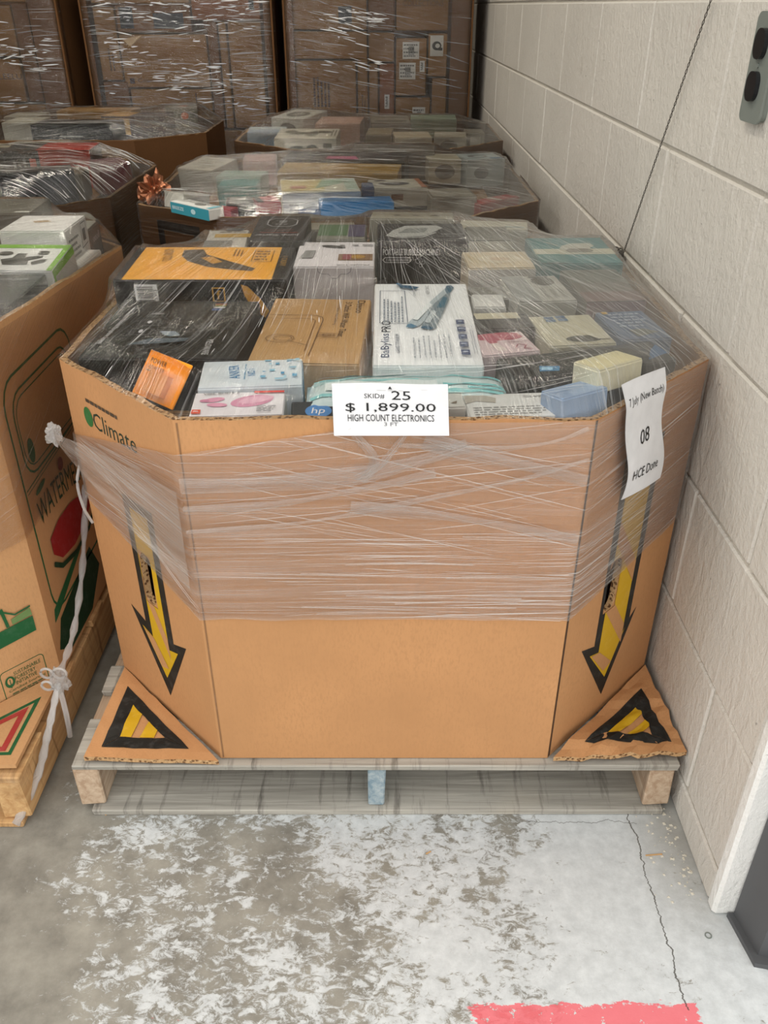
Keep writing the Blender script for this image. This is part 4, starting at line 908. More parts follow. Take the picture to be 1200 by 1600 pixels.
crumple('film_knot', Vector((-.640, 1.462, .757)) - FW.location, .013, FILM_ROPE, FW, 2, .5, (1.2, 1, 1.5))
tube('film_strand', [tuple(Vector(p) - FW.location) for p in spline([(-.612, 1.52, .69), (-.625, 1.49, .64), (-.616, 1.47, .59), (-.60, 1.462, .555)])], .003, FILM_ROPE, FW)

# ------------------------------------------------------------------ price sign and batch sheet
def sheet(name, label, f, nx, ny, prints, root_loc, cat='sign'):
    """f(u, v, lift) -> world point; u, v in metres"""
    (W, Hh) = nx[0], ny[0]; V, F = [], []; a, b = nx[1], ny[1]; rl = Vector(root_loc)
    for s_ in (0, 1):
        for i in range(a + 1):
            for j in range(b + 1): V.append(tuple(Vector(f(W * i / a, Hh * j / b, -.0006 * s_)) - rl))
    N = (a + 1) * (b + 1)
    for i in range(a):
        for j in range(b): k = i * (b + 1) + j; F.append((k, k + b + 1, k + b + 2, k + 1)); F.append((N + k, N + k + 1, N + k + b + 2, N + k + b + 1))
    o = mesh_obj(name, V, F, PAPERW, None, True); o.location = rl; tag(o, label, cat)
    for k, sh in enumerate(prints): put_print(sh, lambda x, y, z: tuple(Vector(f(x, y, z)) - rl), k, o)
    return o
PAPERW = paper('#e2e2e4', .35)
def fs(u, v, lift):
    t = v / .088; x = -.079 + u; y = 1.196 + .03 * t + .003 * math.sin(u * 30) * t - .004 * (1 - t) ; z = .886 + .074 * t
    return (x - .003 * t, y - lift * .9, z + lift * .35)
sheet('price_sign', 'white price sign reading 1,899.00 lying against the bin front rim', fs, (.182, 16), (.088, 8), [
    tx('SKID#', .066, .066, .032, .0085, '#333333'), tx('25', .108, .068, .030, .015, '#111111'), tx('$ 1,899.00', .091, .047, .142, .016, '#111111'), tx('HIGH COUNT ELECTRONICS', .091, .030, .136, .0115, '#1a1a1a'), tx('3 FT', .091, .0195, .022, .006, '#666666'),
    pg([(.088, .0775), (.0895, .081), (.091, .083), (.0925, .081), (.094, .0775), (.091, .0785)], '#222222', 'leaf_mark'), fine(.07, .0752, .113, .0766, 1, '#aaaaaa'), fine(.14, .0775, .15, .0785, 1, '#bbbbbb')], (.012, 1.2, .886))
nd = Vector((.7071, .7071)); nn_ = Vector((.7071, -.7071))
def fb(u, v, lift):
    t = v / .215; s_ = .083 + u - .026 * t + .012 * math.sin(t * 3.0) * (1 - t) + .004 * math.sin(t * 9)
    d = .020 + .005 * math.sin(t * 5 + 1) + .004 * math.sin(u * 20 + t * 4) - (.012 * max(0, t - .82) / .18) + lift
    p = Vector((.336, 1.21)) + nd * s_ + nn_ * d
    return (p.x, p.y, .733 + v - .012 * u / .13 * (1 - t) * .5 - .035 * u * t)
sheet('batch_sheet', 'white paper sheet handwritten 08 taped to the bin corner panel', fb, (.132, 12), (.215, 20), [
    tx('7 July (New Batch)', .068, .178, .112, .0175, '#222222', 0), tx('08', .068, .106, .034, .026, '#111111', 0, shear=.3), tx('HCE Done', .060, .042, .088, .018, '#222222', 0, shear=.15)], (.43, 1.3, .733))

# ------------------------------------------------------------------ watermelon bin on the left
B0P = [(-1.70, 1.185), (-1.00, 1.185), (-.745, 1.46), (-.745, 2.42), (-1.0, 2.69), (-1.70, 2.69), (-1.95, 2.42), (-1.95, 1.46)]
B0T = [.95, .95, .95, .885, .88, .88, .90, .95]
B0 = Bin('cardboard_bin', 'tan cardboard bin printed with a green and red watermelon', B0P, .142, B0T, KRAFT_OLD)
GR, GD, RD = '#1f5d36', '#123a22', '#9c1f22'
def rrect(x0, y0, x1, y1, r, tl=1):
    pts = []
    for cx, cy, a0 in ((x1 - r, y1 - r, 0), (x0 + r, y1 - r, 90), (x0 + r, y0 + r, 180), (x1 - r, y0 + r, 270)):
        for k in range(5): a = R(a0 + k * 22.5); pts.append((cx + r * math.cos(a), cy + r * math.sin(a)))
    return pts
def arc_text(s, x, y, w_, h_, c, bend, sh):
    n, P, F, c = tx(s, x, y, w_, h_, c); return (n, [(px, py + bend * (1 - ((px - x) / (w_ / 2)) ** 2) + sh * (px - x)) for px, py in P], F, c)
S0 = .46   # panel starts at Y = 1.46
B0.prints(2, [
    ln(rrect(.045, .28, .44, .835, .06), .006, GR, 'green_outline', True), ln(rrect(.075, .615, .41, .80, .05), .005, GR, 'green_outline', True), ln(rrect(.085, .63, .40, .785, .045), .003, GR, 'green_outline', True),
    el(.115, .665, .016, .028, GR, 'green_oval'), ln([(.05, .600), (.25, .610), (.43, .62)], .003, GR, 'green_outline'), ln([(.05, .592), (.25, .602), (.43, .612)], .002, GR, 'green_outline'), el(.115, .577, .03, .007, GR, 'green_lettering', rot=8),
    pg([(.10, .45), (.16, .465), (.24, .462), (.32, .443), (.38, .42), (.36, .39), (.30, .37), (.22, .36), (.14, .375), (.10, .41)], RD, 'melon_flesh'), arc_text('WATERMELON', .24, .505, .33, .058, GD, .018, -.14), ln([(.09, .39), (.13, .36), (.22, .34), (.32, .345), (.38, .37)], .012, GD, 'melon_rind'),
    el(.235, .570, .016, .016, '#7a1d1f', 'red_patch')])
B0.prints(2, [pg([(.02, .20), (.06, .26), (.30, .30), (.34, .22), (.24, .15), (.08, .155)], GD, 'green_wave'), pg([(.03, .27), (.06, .275), (.25, .33), (.22, .34), (.04, .30)], GR, 'green_wave')])
B0.prints(1, [ln(rrect(.245, .148, .345, .228, .01), .0018, GR, 'seal_outline', True), tx('SUSTAINABLE', .305, .212, .062, .010, GR), tx('FORESTRY', .298, .199, .048, .010, GR), tx('INITIATIVE', .298, .186, .048, .010, GR), tx('Certified Sourcing', .297, .172, .085, .009, GR), fine(.26, .155, .335, .165, 2, GR), el(.262, .197, .011, .015, GR, 'tree_mark'), el(.262, .199, .006, .009, KRAFT_OLD, 'tree_mark'), ln([(.262, .18), (.262, .205)], .002, GR, 'tree_mark'),
    pg([(.10, .285), (.345, .295), (.345, .335), (.10, .325)], GR, 'bridge_deck'), pg([(.30, .336), (.345, .338), (.343, .358), (.30, .35)], '#6b8a55', 'bridge_panel'), ln([(.29, .335), (.285, .385)], .007, GR, 'bridge_tower'), ln([(.345, .362), (.31, .358), (.285, .378), (.25, .36), (.20, .385)], .004, GR, 'bridge_cable'), ln([(.20, .335), (.195, .4)], .006, GR, 'bridge_tower')])
o = mesh_obj('corner_flap', [tuple(Vector(p) - B0.c) for p in [(-1.02, 1.17, .150), (-.742, 1.176, .150), (-.738, 1.455, .150), (-1.02, 1.17, .160), (-.742, 1.176, .160), (-.738, 1.455, .160)]], [(2, 1, 0), (3, 4, 5), (0, 1, 4, 3), (1, 2, 5, 4), (2, 0, 3, 5)], KRAFT_OLD, B0.root)
for k, sh in enumerate([ln([(-.93, 1.20), (-.765, 1.205), (-.762, 1.36)], .008, GR, 'green_triangle', True), ln([(-.905, 1.214), (-.782, 1.217), (-.780, 1.325)], .012, '#a83a36', 'red_triangle', True)]):
    put_print(sh, lambda x, y, z: (x - B0.c.x, y - B0.c.y, .160 - B0.c.z + z), k, o, True)
carton('x', 'carton', 'plain brown carton low in the watermelon bin, under its top layer', 'carton', (-1.02, 1.72, .82), (.38, .42), .665, KRAFT_CTN, group='cartons under the top layer')
carton('x', 'carton', 'plain brown carton low in the watermelon bin, under its top layer', 'carton', (-1.02, 2.20, .82), (.38, .46), .665, KRAFT_CTN, group='cartons under the top layer')
carton('b0', 'diffuser_box', 'black box lettered DIFFUSER in the watermelon bin', 'box', (-.905, 1.83, .930), (.235, .26), .105, '#1c1c1e', yaw=2, T=[tx('AMAZING DIFFUSER', .125, .215, .17, .012, '#cfcfcf', 0), ln([(.02, .17), (.08, .185), (.16, .18), (.2, .15)], .002, '#666666'), ln([(.15, .02), (.165, .045), (.17, .02), (.185, .05), (.195, .03), (.21, .045)], .002, '#bbbbbb', 'script_lettering')])
carton('b0', 'accessory_box', 'white box with lime green edges picturing dark gadget parts', 'box', (-.880, 2.055, .945), (.20, .15), .11, '#e9e9e6', yaw=-2, rx=9, T=[rc(0, .128, .2, .15, '#7fb52e', 'green_edge'), rc(.186, 0, .2, .15, '#7fb52e', 'green_edge'), pg([(.07, .03), (.13, .03), (.125, .055), (.155, .075), (.15, .085), (.11, .075), (.11, .095), (.085, .095), (.08, .07), (.055, .06)], '#45443f', 'gadget_picture'), el(.055, .095, .018, .012, '#57554f', 'gadget_picture'), rc(.135, .09, .16, .11, '#5d5b55', 'gadget_picture'), pg([(.14, .03), (.165, .045), (.17, .06), (.155, .06), (.135, .045)], '#55534d', 'gadget_picture'), el(.04, .06, .015, .007, '#55534d', 'gadget_picture')],
       Rr=[rc(.0, .0, .15, .109, '#c7c3bb', 'side'), rc(.0, .09, .15, .109, '#7fb52e', 'green_edge'), rc(0, 0, .012, .109, '#7fb52e', 'green_edge')])
carton('b0', 'drawing_box', 'plain white box with black line drawing and text on its side', 'box', (-.885, 2.245, .985), (.165, .18), .145, '#e6e5e2', yaw=1, T=[pg([(.05, .11), (.085, .12), (.10, .10), (.06, .09)], '#b29a75', 'tape_patch')], Rr=[fine(.015, .05, .10, .12, 5, '#8a8a88'), ln([(.115, .075), (.165, .08), (.165, .135), (.125, .135)], .002, '#44444a', 'line_drawing', True), rc(.13, .09, .155, .12, '#666666', 'line_drawing')])
carton('b0', 'flat_white_box', 'flat white carton tucked along the rim of the watermelon bin', 'box', (-.786, 2.215, .905), (.042, .16), .08, '#e0ded9', yaw=-1)
carton('b0', 'grey_game_box', 'dark grey box with pale symbols on its end in the watermelon bin', 'box', (-.868, 2.40, .945), (.12, .12), .11, '#57554f', yaw=3, Rr=[tx('ooo8', .065, .08, .07, .02, '#bbbbbb')], T=[rc(.004, .004, .116, .116, '#9c9a90', 'pale_lid')])
carton('b0', 'storage_lid_box', 'wide olive grey box at the back of the watermelon bin', 'box', (-1.09, 2.46, .985), (.24, .20), .15, '#6d6a5e', yaw=4, T=[rc(.195, .005, .235, .02, '#d8d8d0', 'white_sticker')])
carton('b0', 'tan_shipping_box', 'plain tan shipping box in front of the black box lettered DIFFUSER', 'box', (-.925, 1.59, .925), (.20, .16), .10, KRAFT_CTN, yaw=-4)
carton('b0', 'white_appliance_box', 'large white appliance box deep in the watermelon bin', 'box', (-1.46, 1.80, .94), (.42, .48), .50, '#dcdad4', yaw=2, T=[rc(.05, .05, .37, .2, '#5d7f9c', 'blue_panel')])
carton('b0', 'black_toaster_box', 'large black appliance box deep in the watermelon bin', 'box', (-1.48, 2.30, .94), (.40, .34), .50, '#26262a', yaw=-2)
F0 = empty('stretch_wrap', (-1.35, 1.95, .9), 'clear stretch film pulled over the watermelon bin', 'stretch film')
T0 = drape('b0', B0P, B0T, F0, FILM_TOP, conv=(.6, 3.2, 1.6), NR=36, NS=150)
streak_strips(T0, F0, conv_lines(110, (.4, 3.3), -1.1, -.76, 1.65, 2.5, 21, lmax=.35), GLINT)
band([(-1.0, 1.185, .50, .93, .5, -.9), (-.745, 1.46, .52, .94, .9, -.4), (-.745, 2.42, .58, .88, 1, 0)], F0, FILM_SIDE_L, tilt=-.35)
# twisted film rope knotted at the pallet corner of the watermelon bin
TW = empty('film_rope', (-.70, 1.35, .2), 'white twisted film rope knotted at the tan pallet corner', 'rope')
def loc(pts): return [tuple(Vector(p) - TW.location) for p in pts]
tube('strand', loc(spline([(-.705, 1.72, .50), (-.70, 1.60, .36), (-.698, 1.47, .265), (-.70, 1.365, .235)])), [.0065 + .0025 * math.sin(k * 1.7) for k in range(25)], FILM_ROPE, TW, 9, 2)
tube('strand', loc(spline([(-.70, 1.35, .225), (-.715, 1.29, .15), (-.73, 1.22, .08), (-.765, 1.15, .012)])), [.007 + .004 * k / 25 + .0015 * math.sin(k * 2.1) for k in range(25)], FILM_ROPE, TW, 9, 2, .5)
tube('strand', loc(spline([(-.70, 1.345, .215), (-.692, 1.33, .17), (-.69, 1.322, .12), (-.692, 1.32, .09)])), .006, FILM_ROPE, TW, 8, 2)
crumple('knot', Vector((-.70, 1.352, .222)) - TW.location, .021, FILM_ROPE, TW, 5, .45, (.9, .8, 1.4))
for dx, dz, r_ in ((.012, .03, .014), (-.016, .03, .013), (-.022, -.005, .012)):
    tube('loop', loc([(-.70 + dx + r_ * math.cos(k * .42), 1.34, .225 + dz + r_ * math.sin(k * .42)) for k in range(16)]), .0028, FILM_ROPE, TW, 6, 2)

# ------------------------------------------------------------------ bins further back
def filler(label, *rects):
    for x, y, a, b, z in rects: carton('x', 'carton', label, 'carton', (x, y, z), (a, b), z - .156, KRAFT_CTN, group='cartons under the top layer')
B3P = [(-.53, 2.74), (.26, 2.74), (.53, 3.0), (.53, 3.68), (.26, 3.94), (-.53, 3.94), (-.83, 3.68), (-.83, 2.95)]
B3T = [.895] * 8
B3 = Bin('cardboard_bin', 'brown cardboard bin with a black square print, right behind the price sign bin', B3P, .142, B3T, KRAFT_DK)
B3.prints(7, [ln([(.10, .60), (.27, .60), (.27, .84), (.10, .84)], .03, '#221d18', 'black_square', True)])
filler('plain brown carton low in the bin right behind the price sign bin', (-.42, 3.34, .50, .60, .84), (.15, 3.34, .50, .60, .84), (-.12, 2.90, .70, .24, .84))
C3 = lambda *a, **k: carton('b3', *a, **k)
C3('slim_box', 'slim white box with a teal side on the rim of the bin behind', 'box', (-.600, 2.800, .925), (.20, .06), .035, '#dddcd6', yaw=-42, T=[el(.12, .03, .025, .014, '#7d7b74', 'oval_picture'), rc(.18, .005, .198, .055, '#6fb3c0', 'teal_end')], F=[rc(0, 0, .2, .033, '#3e98a8', 'teal_side'), tx('BREEZE', .04, .018, .06, .01, '#e5f0f0'), el(.12, .017, .012, .008, '#bfe0e4')])
C3('pink_case', 'small coral pink plastic case beside the slim teal box', 'case', (-.505, 2.79, .915), (.06, .05), .05, '#b9575f', yaw=-20)
C3('leaflet', 'folded white leaflet standing in the bin behind, next to copper foil', 'leaflet', (-.655, 2.93, .935), (.09, .12), .05, '#c9c6bb', yaw=-35, rx=-10, T=[fine(.015, .03, .07, .1, 5, '#8e8c84')])
fo = crumple('copper_foil', (0, 0, 0), .042, COPPER, None, 8, .9, (1, .8, 1.2)); fo.location = (-.775, 2.985, .925); tag(fo, 'crumpled copper foil stuck at the bin corner', 'foil')
fo.data.polygons.foreach_set('use_smooth', [False] * len(fo.data.polygons))
C3('teal_box', 'small teal box with pale lettering in the bin behind', 'box', (-.51, 3.12, .935), (.135, .13), .09, '#2f9a94', yaw=2, F=[fine(.02, .03, .11, .07, 3, '#bfe3df')])
C3('red_box', 'small bright red box among shiny film in the bin behind', 'box', (-.385, 2.875, .925), (.075, .10), .08, '#b02a35', yaw=18, T=[rc(0, .0, .02, .1, '#2a2525', 'dark_end')])
C3('striped_box', 'black box with white lines left of the small red box', 'box', (-.475, 2.895, .918), (.09, .12), .07, '#2c2b28', yaw=8, T=[fine(.01, .01, .08, .11, 6, '#d5d5cc')])
C3('white_yellow_box', 'white front box with a yellow and mint top in the bin behind', 'box', (-.215, 2.95, .955), (.255, .20), .11, '#d8d6c6', yaw=8, rx=2, T=[rc(.0, .02, .14, .19, '#d9cc96', 'yellow_half'), pg([(.11, .05), (.2, .12), (.22, .19), (.14, .18)], '#a9c4ae', 'mint_patch'), rc(.21, .02, .25, .19, '#b9cbbd', 'mint_edge'), rc(.03, .05, .08, .09, '#c98a7a', 'pink_patch')], F=[rc(0, 0, .255, .108, '#cfd2d6', 'pale_front'), fine(.02, .03, .05, .08, 3, '#8a8f96')])
C3('blue_folder', 'bright blue plastic folder box in the bin behind', 'box', (-.09, 2.815, .935), (.235, .085), .075, '#2f7fb9', yaw=9, T=[rc(.005, .035, .23, .04, '#5c9fca', 'pale_seam')])
C3('navy_box', 'navy box with a white sticker left of the blue folder', 'box', (-.24, 2.785, .905), (.07, .07), .06, '#2b4a74', yaw=5, T=[rc(.02, .015, .055, .04, '#d8dadc', 'white_sticker')])
C3('navy_tin', 'upright navy blue tin between the white box and the picture box', 'tin', (-.055, 2.985, .95), (.04, .09), .10, '#30517e', yaw=4)
C3('picture_box', 'white box with a dark oval picture and orange end in the bin behind', 'box', (.045, 3.06, .942), (.185, .17), .09, '#c9c7ba', yaw=8, T=[el(.08, .08, .055, .03, '#5f6168', 'oval_picture'), rc(.165, .0, .182, .168, '#b0704c', 'orange_end'), rc(.02, .13, .06, .15, '#55555a')], F=[rc(0, 0, .185, .03, '#3b3b38', 'black_base'), rc(.06, .05, .1, .07, '#77503a')])
C3('grey_tray', 'pale grey tray box with a dark outline in the bin behind', 'box', (.225, 2.99, .925), (.155, .16), .07, '#a9a69a', yaw=6, T=[ln([(.006, .006), (.149, .006), (.149, .154), (.006, .154)], .003, '#54524b', closed=True)])
C3('ribbon_box', 'long red box with a white ribbon band by the wall', 'box', (.375, 2.985, .905), (.20, .06), .05, '#b0393c', yaw=42, T=[rc(.09, 0, .11, .06, '#dedcd2', 'white_ribbon')])
C3('yellow_flat_box', 'long flat mustard yellow box in the middle of the bin behind', 'box', (-.165, 3.36, .945), (.45, .17), .09, '#b99a55', yaw=-6, rx=3, T=[fine(.04, .03, .4, .05, 1, '#8a7138')], F=[rc(0, 0, .45, .04, '#cfc8b4', 'pale_base')])
C3('black_flat_box', 'long flat black box with a pink patch in the middle of the bin behind', 'box', (-.15, 3.53, .962), (.48, .15), .10, '#2a2825', yaw=-8, rx=3, T=[pg([(.17, .02), (.30, .02), (.28, .075), (.17, .07)], '#c25f86', 'pink_patch'), tx('VORTEX-DUAL', .41, .03, .1, .014, '#8d8d86')])
C3('slate_box', 'wide slate grey box at the back of the bin behind', 'box', (.04, 3.74, .965), (.34, .20), .11, '#6f6a60', yaw=-4, T=[el(.15, .1, .09, .05, '#5c574f')])
C3('pale_blue_box', 'pale blue box picturing a grey headband, by the wall', 'box', (.385, 3.60, .952), (.155, .16), .10, '#b4c2c4', yaw=12, T=[el(.065, .08, .04, .035, '#6b6e6c', 'headband_picture'), el(.07, .075, .022, .02, '#b4c2c4', 'headband_picture'), rc(.1, .01, .15, .035, '#4d7aa0', 'blue_mark')], F=[rc(0, 0, .155, .098, '#bcc8c8', 'side'), el(.06, .05, .03, .022, '#74787a', 'headband_picture')])
C3('round_picture_box', 'cream box picturing a dark round bowl next to the pale blue box', 'box', (.235, 3.60, .95), (.13, .15), .09, '#c2bca6', yaw=4, F=[el(.065, .045, .04, .028, '#5e564a', 'bowl_picture')])
C3('white_mailer', 'crumpled white mailer at the left back of the bin behind', 'mailer', (-.69, 3.50, .94), (.16, .18), .08, '#c4c0b2', yaw=-25, rx=6, T=[fine(.03, .05, .14, .16, 4, '#96938a')])
C3('pink_mailer', 'pale pink mailer at the back of the bin behind', 'mailer', (-.50, 3.62, .945), (.13, .18), .09, '#c9a9a4', yaw=5)
C3('mint_box', 'mint green box left of the mustard yellow box', 'box', (-.53, 3.33, .93), (.17, .13), .08, '#8fb3a4', yaw=-5)
F3 = empty('stretch_wrap', (-.13, 3.34, .9), 'clear stretch film over the bin right behind the price sign bin', 'stretch film')
T3 = drape('b3', B3P, B3T, F3, FILM_BACK, udir=(1, -.06), NR=40, NS=160, wrinkle=.006)
streak_strips(T3, F3, flat_lines(170, -.8, .4, 2.78, 3.85, 31, .0015, .006, slope=-.03), GLINT); streak_strips(T3, F3, flat_lines(90, -.78, .0, 2.78, 3.7, 32, .002, .007, .03, .16, -.05), GLINT_HI, 'film_glints')
band([(-.83, 3.5, .70, .90, -1, 0), (-.83, 2.95, .66, .90, -.9, -.4), (-.53, 2.74, .70, .90, -.4, -.9), (.26, 2.74, .70, .90, .4, -.9), (.53, 3.0, .72, .90, .9, -.4), (.53, 3.5, .72, .90, 1, 0)], F3, FILM_BACK)

B4P = octo(-.70, .56, 3.99, 5.2, .27); B4T = [.925] * 8
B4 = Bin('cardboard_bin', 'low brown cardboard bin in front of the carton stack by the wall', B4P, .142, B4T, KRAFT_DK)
filler('plain brown carton low in the bin before the carton stack by the wall', (-.36, 4.6, .44, .7, .86), (.2, 4.6, .44, .7, .86))
C4 = lambda *a, **k: carton('b4', *a, **k)
C4('plant_print_box', 'white box printed with dark plant sprigs in the far bin', 'box', (-.35, 4.19, .965), (.28, .24), .10, '#cfcab8', yaw=-2, rx=3, T=[el(.10, .12, .05, .035, '#55574a', 'sprig_print'), el(.16, .10, .03, .05, '#6b6d5e', 'sprig_print'), el(.20, .15, .05, .03, '#55574a', 'sprig_print'), el(.06, .15, .03, .04, '#6f705f', 'sprig_print'), rc(.25, .05, .255, .2, '#6b6a60'), rc(.265, .05, .27, .2, '#6b6a60')], F=[rc(0, 0, .28, .098, '#cdc8b6', 'front'), el(.10, .05, .045, .02, '#55574a', 'sprig_print'), el(.17, .05, .03, .025, '#55574a', 'sprig_print'), rc(.22, .02, .26, .08, '#77766a')])
C4('clock_print_box', 'white box picturing a dark round clock in the far bin', 'box', (-.44, 4.80, .985), (.19, .26), .10, '#c2c0b2', yaw=-25, rx=4, T=[el(.095, .12, .06, .07, '#5f5e56', 'clock_picture'), el(.095, .12, .035, .045, '#8f8d82', 'clock_picture')], F=[el(.095, .05, .05, .03, '#5a5951', 'clock_picture')])
C4('peach_box', 'peach coloured box at the middle of the far bin', 'box', (-.22, 4.62, .975), (.22, .30), .10, '#c4a08c', yaw=-3)
C4('sky_blue_box', 'sky blue box at the left rim of the far bin', 'box', (-.565, 4.42, .955), (.18, .20), .09, '#7d98ae', yaw=3, T=[rc(0, .1, .18, .2, '#b9c4c4', 'pale_half')])
C4('sage_box', 'sage green box at the back right of the far bin', 'box', (.26, 4.86, .965), (.24, .22), .09, '#8fa38a', yaw=-2)
C4('brown_sleeve_box', 'taupe box in the middle of the far bin', 'box', (.03, 4.72, .97), (.20, .32), .10, '#8a8270', yaw=2, T=[rc(.02, .03, .18, .1, '#6b6558', 'dark_band')])
C4('peach_white_box', 'cream box with a peach strip at the front of the far bin', 'box', (.13, 4.24, .955), (.17, .20), .09, '#c9bda6', yaw=3, F=[rc(0, 0, .17, .02, '#b98a70', 'peach_strip')])
C4('moth_picture_box', 'pale box picturing a brown shape at the front of the far bin', 'box', (.31, 4.26, .953), (.15, .18), .09, '#bdb6a2', yaw=-4, F=[el(.07, .05, .04, .025, '#7d7463', 'brown_picture')])
C4('square_label_box', 'taupe box with a square white label at the right rim of the far bin', 'box', (.435, 4.40, .95), (.09, .16), .09, '#8d8470', yaw=0, F=[rc(.02, .02, .07, .075, '#cfcab8', 'white_label')])
C4('long_tan_box', 'tan box between the peach box and the sprig print box', 'box', (-.02, 4.36, .955), (.12, .24), .09, '#a3977d', yaw=-3)
F4 = empty('stretch_wrap', (-.07, 4.6, .9), 'clear stretch film over the low bin before the carton stack by the wall', 'stretch film')
T4 = drape('b4', B4P, B4T, F4, FILM_BACK, udir=(1, .05), NR=32, NS=128, wrinkle=.006)
streak_strips(T4, F4, flat_lines(110, -.68, .4, 4.02, 5.1, 41, .003, .010), GLINT)
band([(-.70, 4.6, .70, .93, -1, 0), (-.70, 4.26, .66, .93, -.9, -.4), (-.43, 3.99, .70, .93, -.4, -.9), (.29, 3.99, .70, .93, .4, -.9), (.56, 4.26, .72, .93, .9, -.4)], F4, FILM_BACK)

B1P = octo(-2.2, -.955, 2.79, 4.02, .27); B1T = [.895] * 8
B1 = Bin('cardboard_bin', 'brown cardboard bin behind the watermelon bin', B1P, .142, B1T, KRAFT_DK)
filler('plain brown carton low in the bin behind the watermelon bin', (-1.32, 3.4, .44, .7, .84), (-1.83, 3.4, .44, .7, .84))
C1 = lambda *a, **k: carton('b1', *a, **k)
C1('black_gift_box', 'glossy black box with a blue band, behind the watermelon bin', 'box', (-1.20, 3.07, .985), (.24, .19), .14, '#1b1b1d', yaw=22, rx=-3, Rr=[rc(0, 0, .19, .138, '#45443e', 'grey_side'), rc(.09, 0, .13, .138, '#5a6f92', 'blue_band')], T=[rc(0.0, .1, .24, .19, '#3f3e38', 'grey_half')])
C1('white_paper_box', 'off white paper wrapped box left of the glossy black box', 'box', (-1.43, 3.09, .965), (.18, .19), .12, '#c9c4b2', yaw=-10, rx=4, T=[fine(.04, .05, .15, .15, 3, '#a19d8e')], F=[fine(.04, .04, .15, .1, 3, '#a19d8e')])
C1('dark_bag', 'black glossy flat package beside the off white paper box', 'package', (-1.66, 3.14, .945), (.28, .18), .10, '#27272a', yaw=-8, rx=6)
C1('black_red_box', 'black and red box lying deep in the bin behind the watermelon bin', 'box', (-1.33, 3.62, .985), (.34, .17), .14, '#23211f', yaw=2, rx=2, T=[rc(.13, 0, .34, .17, '#b5341f', 'red_half')], F=[rc(.14, 0, .34, .138, '#b5341f', 'red_half'), rc(.10, .08, .125, .11, '#d0523c', 'red_logo'), fine(.03, .03, .09, .11, 3, '#9a9a94', True)])
C1('long_dark_box', 'long dark box at the far left behind the watermelon bin', 'box', (-1.70, 3.62, .97), (.38, .18), .13, '#2c2a27', yaw=-1, F=[fine(.04, .05, .3, .1, 2, '#a3a39a')])
C1('red_corner_box', 'dark crimson box at the right rim behind the watermelon bin', 'box', (-1.06, 3.46, .955), (.12, .15), .11, '#6d2830', yaw=30, Rr=[rc(.0, 0, .15, .1, '#8f2633', 'crimson_side')])
C1('pale_strip_box', 'long pale cream box along the back rim behind the watermelon bin', 'box', (-1.55, 3.89, .945), (.52, .13), .10, '#b9b39c', yaw=0)
C1('olive_flat_box', 'olive brown flat box beside the crimson box', 'box', (-1.20, 3.30, .945), (.18, .16), .10, '#7c7562', yaw=8)
F1 = empty('stretch_wrap', (-1.57, 3.4, .9), 'clear shiny stretch film over the bin behind the watermelon bin', 'stretch film')
T1 = drape('b1', B1P, B1T, F1, FILM_BACK, udir=(1, -.1), NR=36, NS=140, wrinkle=.012)
streak_strips(T1, F1, flat_lines(170, -1.9, -1.05, 2.82, 3.95, 51, .002, .007, slope=-.12), GLINT); streak_strips(T1, F1, flat_lines(90, -1.9, -1.05, 2.82, 3.95, 52, .003, .009, .03, .18, -.12, .1), GLINT_HI, 'film_glints')
band([(-1.93, 2.79, .66, .90, 0, -1), (-1.225, 2.79, .66, .90, .4, -.9), (-.955, 3.06, .66, .90, .9, -.4), (-.955, 3.75, .68, .90, 1, 0)], F1, FILM_BACK)

B2P = octo(-2.2, -.93, 4.46, 5.62, .30); B2T = [.90] * 8
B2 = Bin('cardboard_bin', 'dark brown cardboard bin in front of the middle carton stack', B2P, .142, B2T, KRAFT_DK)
filler('plain brown carton low in the bin before the middle carton stack', (-1.32, 5.04, .44, .62, .85), (-1.83, 5.04, .44, .62, .85))
C2 = lambda *a, **k: carton('b2', *a, **k)
C2('flat_black_case', 'long flat black box in the bin before the middle carton stack', 'box', (-1.545, 4.63, .965), (.40, .24), .11, '#131314', yaw=0, F=[fine(.14, .05, .26, .065, 1, '#8f8f8a')])
C2('white_shoe_box', 'off white box at the left of the flat black box', 'box', (-1.84, 4.72, .965), (.17, .24), .11, '#bdb9aa', yaw=2)
C2('mustard_strip_box', 'mustard coloured long box in the bin before the middle carton stack', 'box', (-1.62, 5.25, .965), (.42, .20), .11, '#b98f45', yaw=-2)
C2('yellow_black_box', 'yellow and black tool box in the bin before the middle carton stack', 'box', (-1.33, 4.98, .965), (.34, .20), .11, '#3a2c2e', yaw=-3, F=[rc(0, .02, .15, .10, '#b98a2c', 'yellow_half')], T=[rc(0, 0, .15, .2, '#c0912f', 'yellow_half')])
C2('rumpled_box', 'grey box with an orange dot at the right of the bin before the middle stack', 'box', (-1.14, 5.20, .985), (.17, .20), .13, '#6f6b5c', yaw=12, F=[el(.10, .09, .02, .018, '#c4633c', 'orange_dot')], T=[el(.1, .1, .025, .02, '#c4633c', 'orange_dot')])
C2('white_lid_box', 'pale box with dark ovals at the left of the bin before the middle stack', 'box', (-1.93, 4.98, .965), (.18, .22), .11, '#b4b1a4', yaw=3, F=[el(.05, .06, .02, .012, '#5d5b54'), el(.12, .06, .02, .012, '#5d5b54')])
F2 = empty('stretch_wrap', (-1.57, 5.04, .9), 'clear stretch film over the dark bin before the middle carton stack', 'stretch film')
T2 = drape('b2', B2P, B2T, F2, FILM_BACK, udir=(1, .12), NR=32, NS=128, wrinkle=.012)
